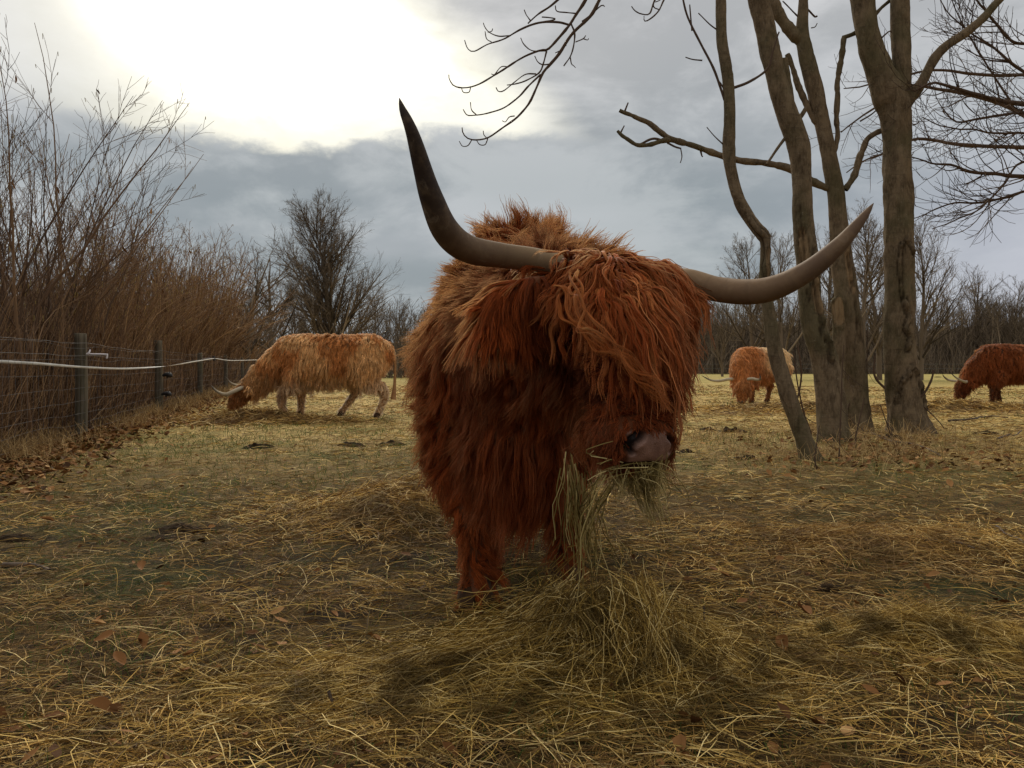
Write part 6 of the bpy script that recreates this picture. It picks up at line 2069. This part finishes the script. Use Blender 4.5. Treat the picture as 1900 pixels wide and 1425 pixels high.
# hay hanging from the mouth down to the heap
r = np.random.default_rng(400)


def stems(ctrl, n, sp0, sp1, rad, npt=9, jit=0.012, l0=0.0, l1=1.0):
    ctrl = np.array([W(*c) for c in ctrl])
    base, _ = spline(ctrl, np.ones(len(ctrl)), 40)
    out = []
    for _ in range(n):
        a = r.uniform(0, l0) if l0 else 0.0
        b = r.uniform(l1, 1.0) if l1 < 1 else 1.0
        tt = np.linspace(a, b, npt)
        p = np.stack([np.interp(tt, np.linspace(0, 1, 40), base[:, k]) for k in range(3)], -1)
        o0, o1 = r.normal(size=3) * sp0, r.normal(size=3) * sp1
        p = p + o0 * (1 - tt)[:, None] + o1 * tt[:, None] + vn3(p * 12 + r.uniform(0, 50, 3), 3) * jit
        out.append(p)
    out = np.array(out)
    R = rad * r.uniform(0.6, 1.4, (n, 1)) * np.linspace(1, 0.6, npt)[None]
    return out, R


mh = thing('hay_mouthful', W(1180, 865, 1.70), 'long hay stems hanging from the big cow\'s mouth down to the heap', 'hay')
b = Bag()
for args in (([(1062, 850, 1.80), (1068, 900, 1.80), (1072, 960, 1.86), (1085, 1050, 1.95)], 40, .012, .024, .0010),
             ([(1050, 845, 1.80), (1056, 900, 1.80), (1062, 980, 1.88), (1080, 1080, 1.97)], 14, .008, .03, .0012),
             ([(1135, 868, 1.72), (1110, 920, 1.76), (1085, 985, 1.84), (1090, 1070, 1.95)], 26, .012, .03, .0012),
             ([(1085, 880, 1.80), (1092, 960, 1.86), (1110, 1060, 1.95), (1120, 1150, 2.0)], 20, .02, .05, .0009)):
    A_, B_ = stems(args[0], args[1], args[2], args[3], args[4], l0=0.25, l1=0.55)
    b.tubes(A_, B_, 4)
put('stems', b.mesh('stems'), M_greenhay, mh, kind='stuff')
b = Bag()
for args in (([(1185, 858, 1.69), (1190, 885, 1.70), (1200, 915, 1.72), (1222, 985, 1.74)], 150, .022, .014, .0007),
             ([(1165, 860, 1.69), (1160, 885, 1.69), (1158, 905, 1.70), (1160, 925, 1.71)], 110, .018, .016, .0007),
             ([(1215, 858, 1.70), (1215, 880, 1.70), (1218, 905, 1.71), (1222, 925, 1.72)], 100, .014, .014, .0007),
             ([(1200, 862, 1.68), (1140, 872, 1.66), (1105, 900, 1.66), (1085, 950, 1.68)], 9, .012, .03, .0010),
             ([(1200, 862, 1.68), (1235, 880, 1.67), (1250, 915, 1.68), (1245, 950, 1.70)], 7, .010, .025, .0010),
             ([(1150, 862, 1.66), (1095, 848, 1.66), (1115, 832, 1.65), (1146, 822, 1.64)], 2, .001, .001, .0011)):
    A_, B_ = stems(args[0], args[1], args[2], args[3], args[4], l0=0.0, l1=0.4)
    b.tubes(A_, B_, 3)
put('chewed_hay', b.mesh('chewed_hay'), M_greenhay, mh, kind='stuff')
# stems draped over the crest of the heap
b = Bag()
for (ctrl, n, s0, s1) in (([(1150, 1075, 2.05), (1190, 1110, 2.0), (1215, 1200, 1.92), (1235, 1310, 1.86)], 90, .03, .03),
                          ([(1100, 1050, 2.05), (1060, 1080, 2.0), (1000, 1130, 1.95), (880, 1190, 1.9)], 80, .04, .07),
                          ([(1090, 1080, 2.02), (1110, 1120, 1.95), (1115, 1180, 1.88), (1112, 1260, 1.80)], 60, .06, .09),
                          ([(1180, 1100, 2.05), (1170, 1150, 1.98), (1160, 1210, 1.9), (1130, 1300, 1.8)], 70, .05, .08),
                          ([(1000, 1140, 2.0), (900, 1170, 1.95), (780, 1200, 1.92), (660, 1235, 1.9)], 90, .04, .06)):
    A_, B_ = stems(ctrl, n, s0, s1, .0009, l0=0.5, l1=0.5, jit=0.035)
    b.tubes(A_, B_, 3)
put('draped_stems', b.mesh('draped_stems'), M_hay, pile, kind='stuff')

# a stubby tuft of hay on the right
M_wisp = island_mat('olive_wisp', [(0.0, (0.04, 0.027, 0.009)), (0.6, (0.13, 0.092, 0.03)), (1.0, (0.30, 0.22, 0.08))], 0.8, 0.08)
tf = []
A_, B_ = stems([(1530, 1168, 2.32), (1548, 1195, 2.30), (1575, 1225, 2.28), (1620, 1262, 2.25)], 700, .013, .035, .0010, l0=0.05, l1=0.5)
Bag().tubes(A_, B_, 3).tube([W(1532, 1170, 2.32), W(1550, 1197, 2.30), W(1575, 1228, 2.28)], [.013, .017, .010], 8, 12).build('hay_tuft', M_wisp, None, label='twisted olive wisp of hay sticking up from the straw at the right', cat='hay')

# sticks lying about
M_stick = simple('stick_bark', (0.05, 0.035, 0.025), (0.16, 0.12, 0.09), 14, 0.85, 0.2, 0.5, 0.003, (1, 1, 1))
for pts, w, lab in (([(1600, 800), (1650, 822), (1700, 832), (1745, 852)], 2.2, 'pale fallen stick lying in front of the thickest trunk'),
                    ([(1516, 815), (1540, 812), (1560, 808), (1600, 806)], 1.6, 'thin pale stick lying behind the leaning tree foot'),
                    ([(1760, 786), (1800, 782), (1830, 776), (1870, 778)], 2.0, 'forked dead branch lying on the grass right of the thickest trunk'),
                    ([(1850, 820), (1870, 812), (1885, 812), (1896, 804)], 2.0, 'short dark stick by the clod at the right edge'),
                    ([(0, 1062), (40, 1060), (70, 1062), (92, 1068)], 5, 'thick dark stick lying at the left edge of the foreground'),
                    ([(1705, 1010), (1745, 1016), (1780, 1024), (1812, 1034)], 3, 'dark stick half buried in straw at the right'),
                    ([(1310, 1130), (1306, 1160), (1298, 1200), (1296, 1240)], 1.6, 'thin dark twig standing in the straw beside the heap'),
                    ([(606, 1285), (615, 1310), (620, 1345), (632, 1378)], 3, 'forked grey twig poking out of the hay at the bottom'),
                    ([(1850, 990), (1868, 1005), (1885, 1012), (1900, 1020)], 2.2, 'brown twig at the right edge of the straw')):
    d = base_d(pts[0][0], (pts[0][1] + pts[-1][1]) / 2 + 8)
    P_ = []
    for (px, py) in pts:
        dd_ = base_d(px, max(py, 700)) if abs(pts[0][0] - pts[-1][0]) > 30 else d
        x_ = (px - 950) / F * dd_
        P_.append([x_, dd_, float(gh(x_, dd_)) + 0.03 if abs(pts[0][0] - pts[-1][0]) > 30 else W(px, py, dd_)[2]])
    P_, R_ = spline(np.array(P_), np.full(4, w / F * d), 26)
    P_ = P_ + vn3(P_ * 9, 3) * 0.012
    R_ = R_ * np.linspace(1.1, 0.5, 26) * (1 + 0.2 * vn(P_ * 30, 4))
    Bag().tubes(P_[None], R_[None], 8).build('stick', M_stick, None, label=lab, cat='stick')
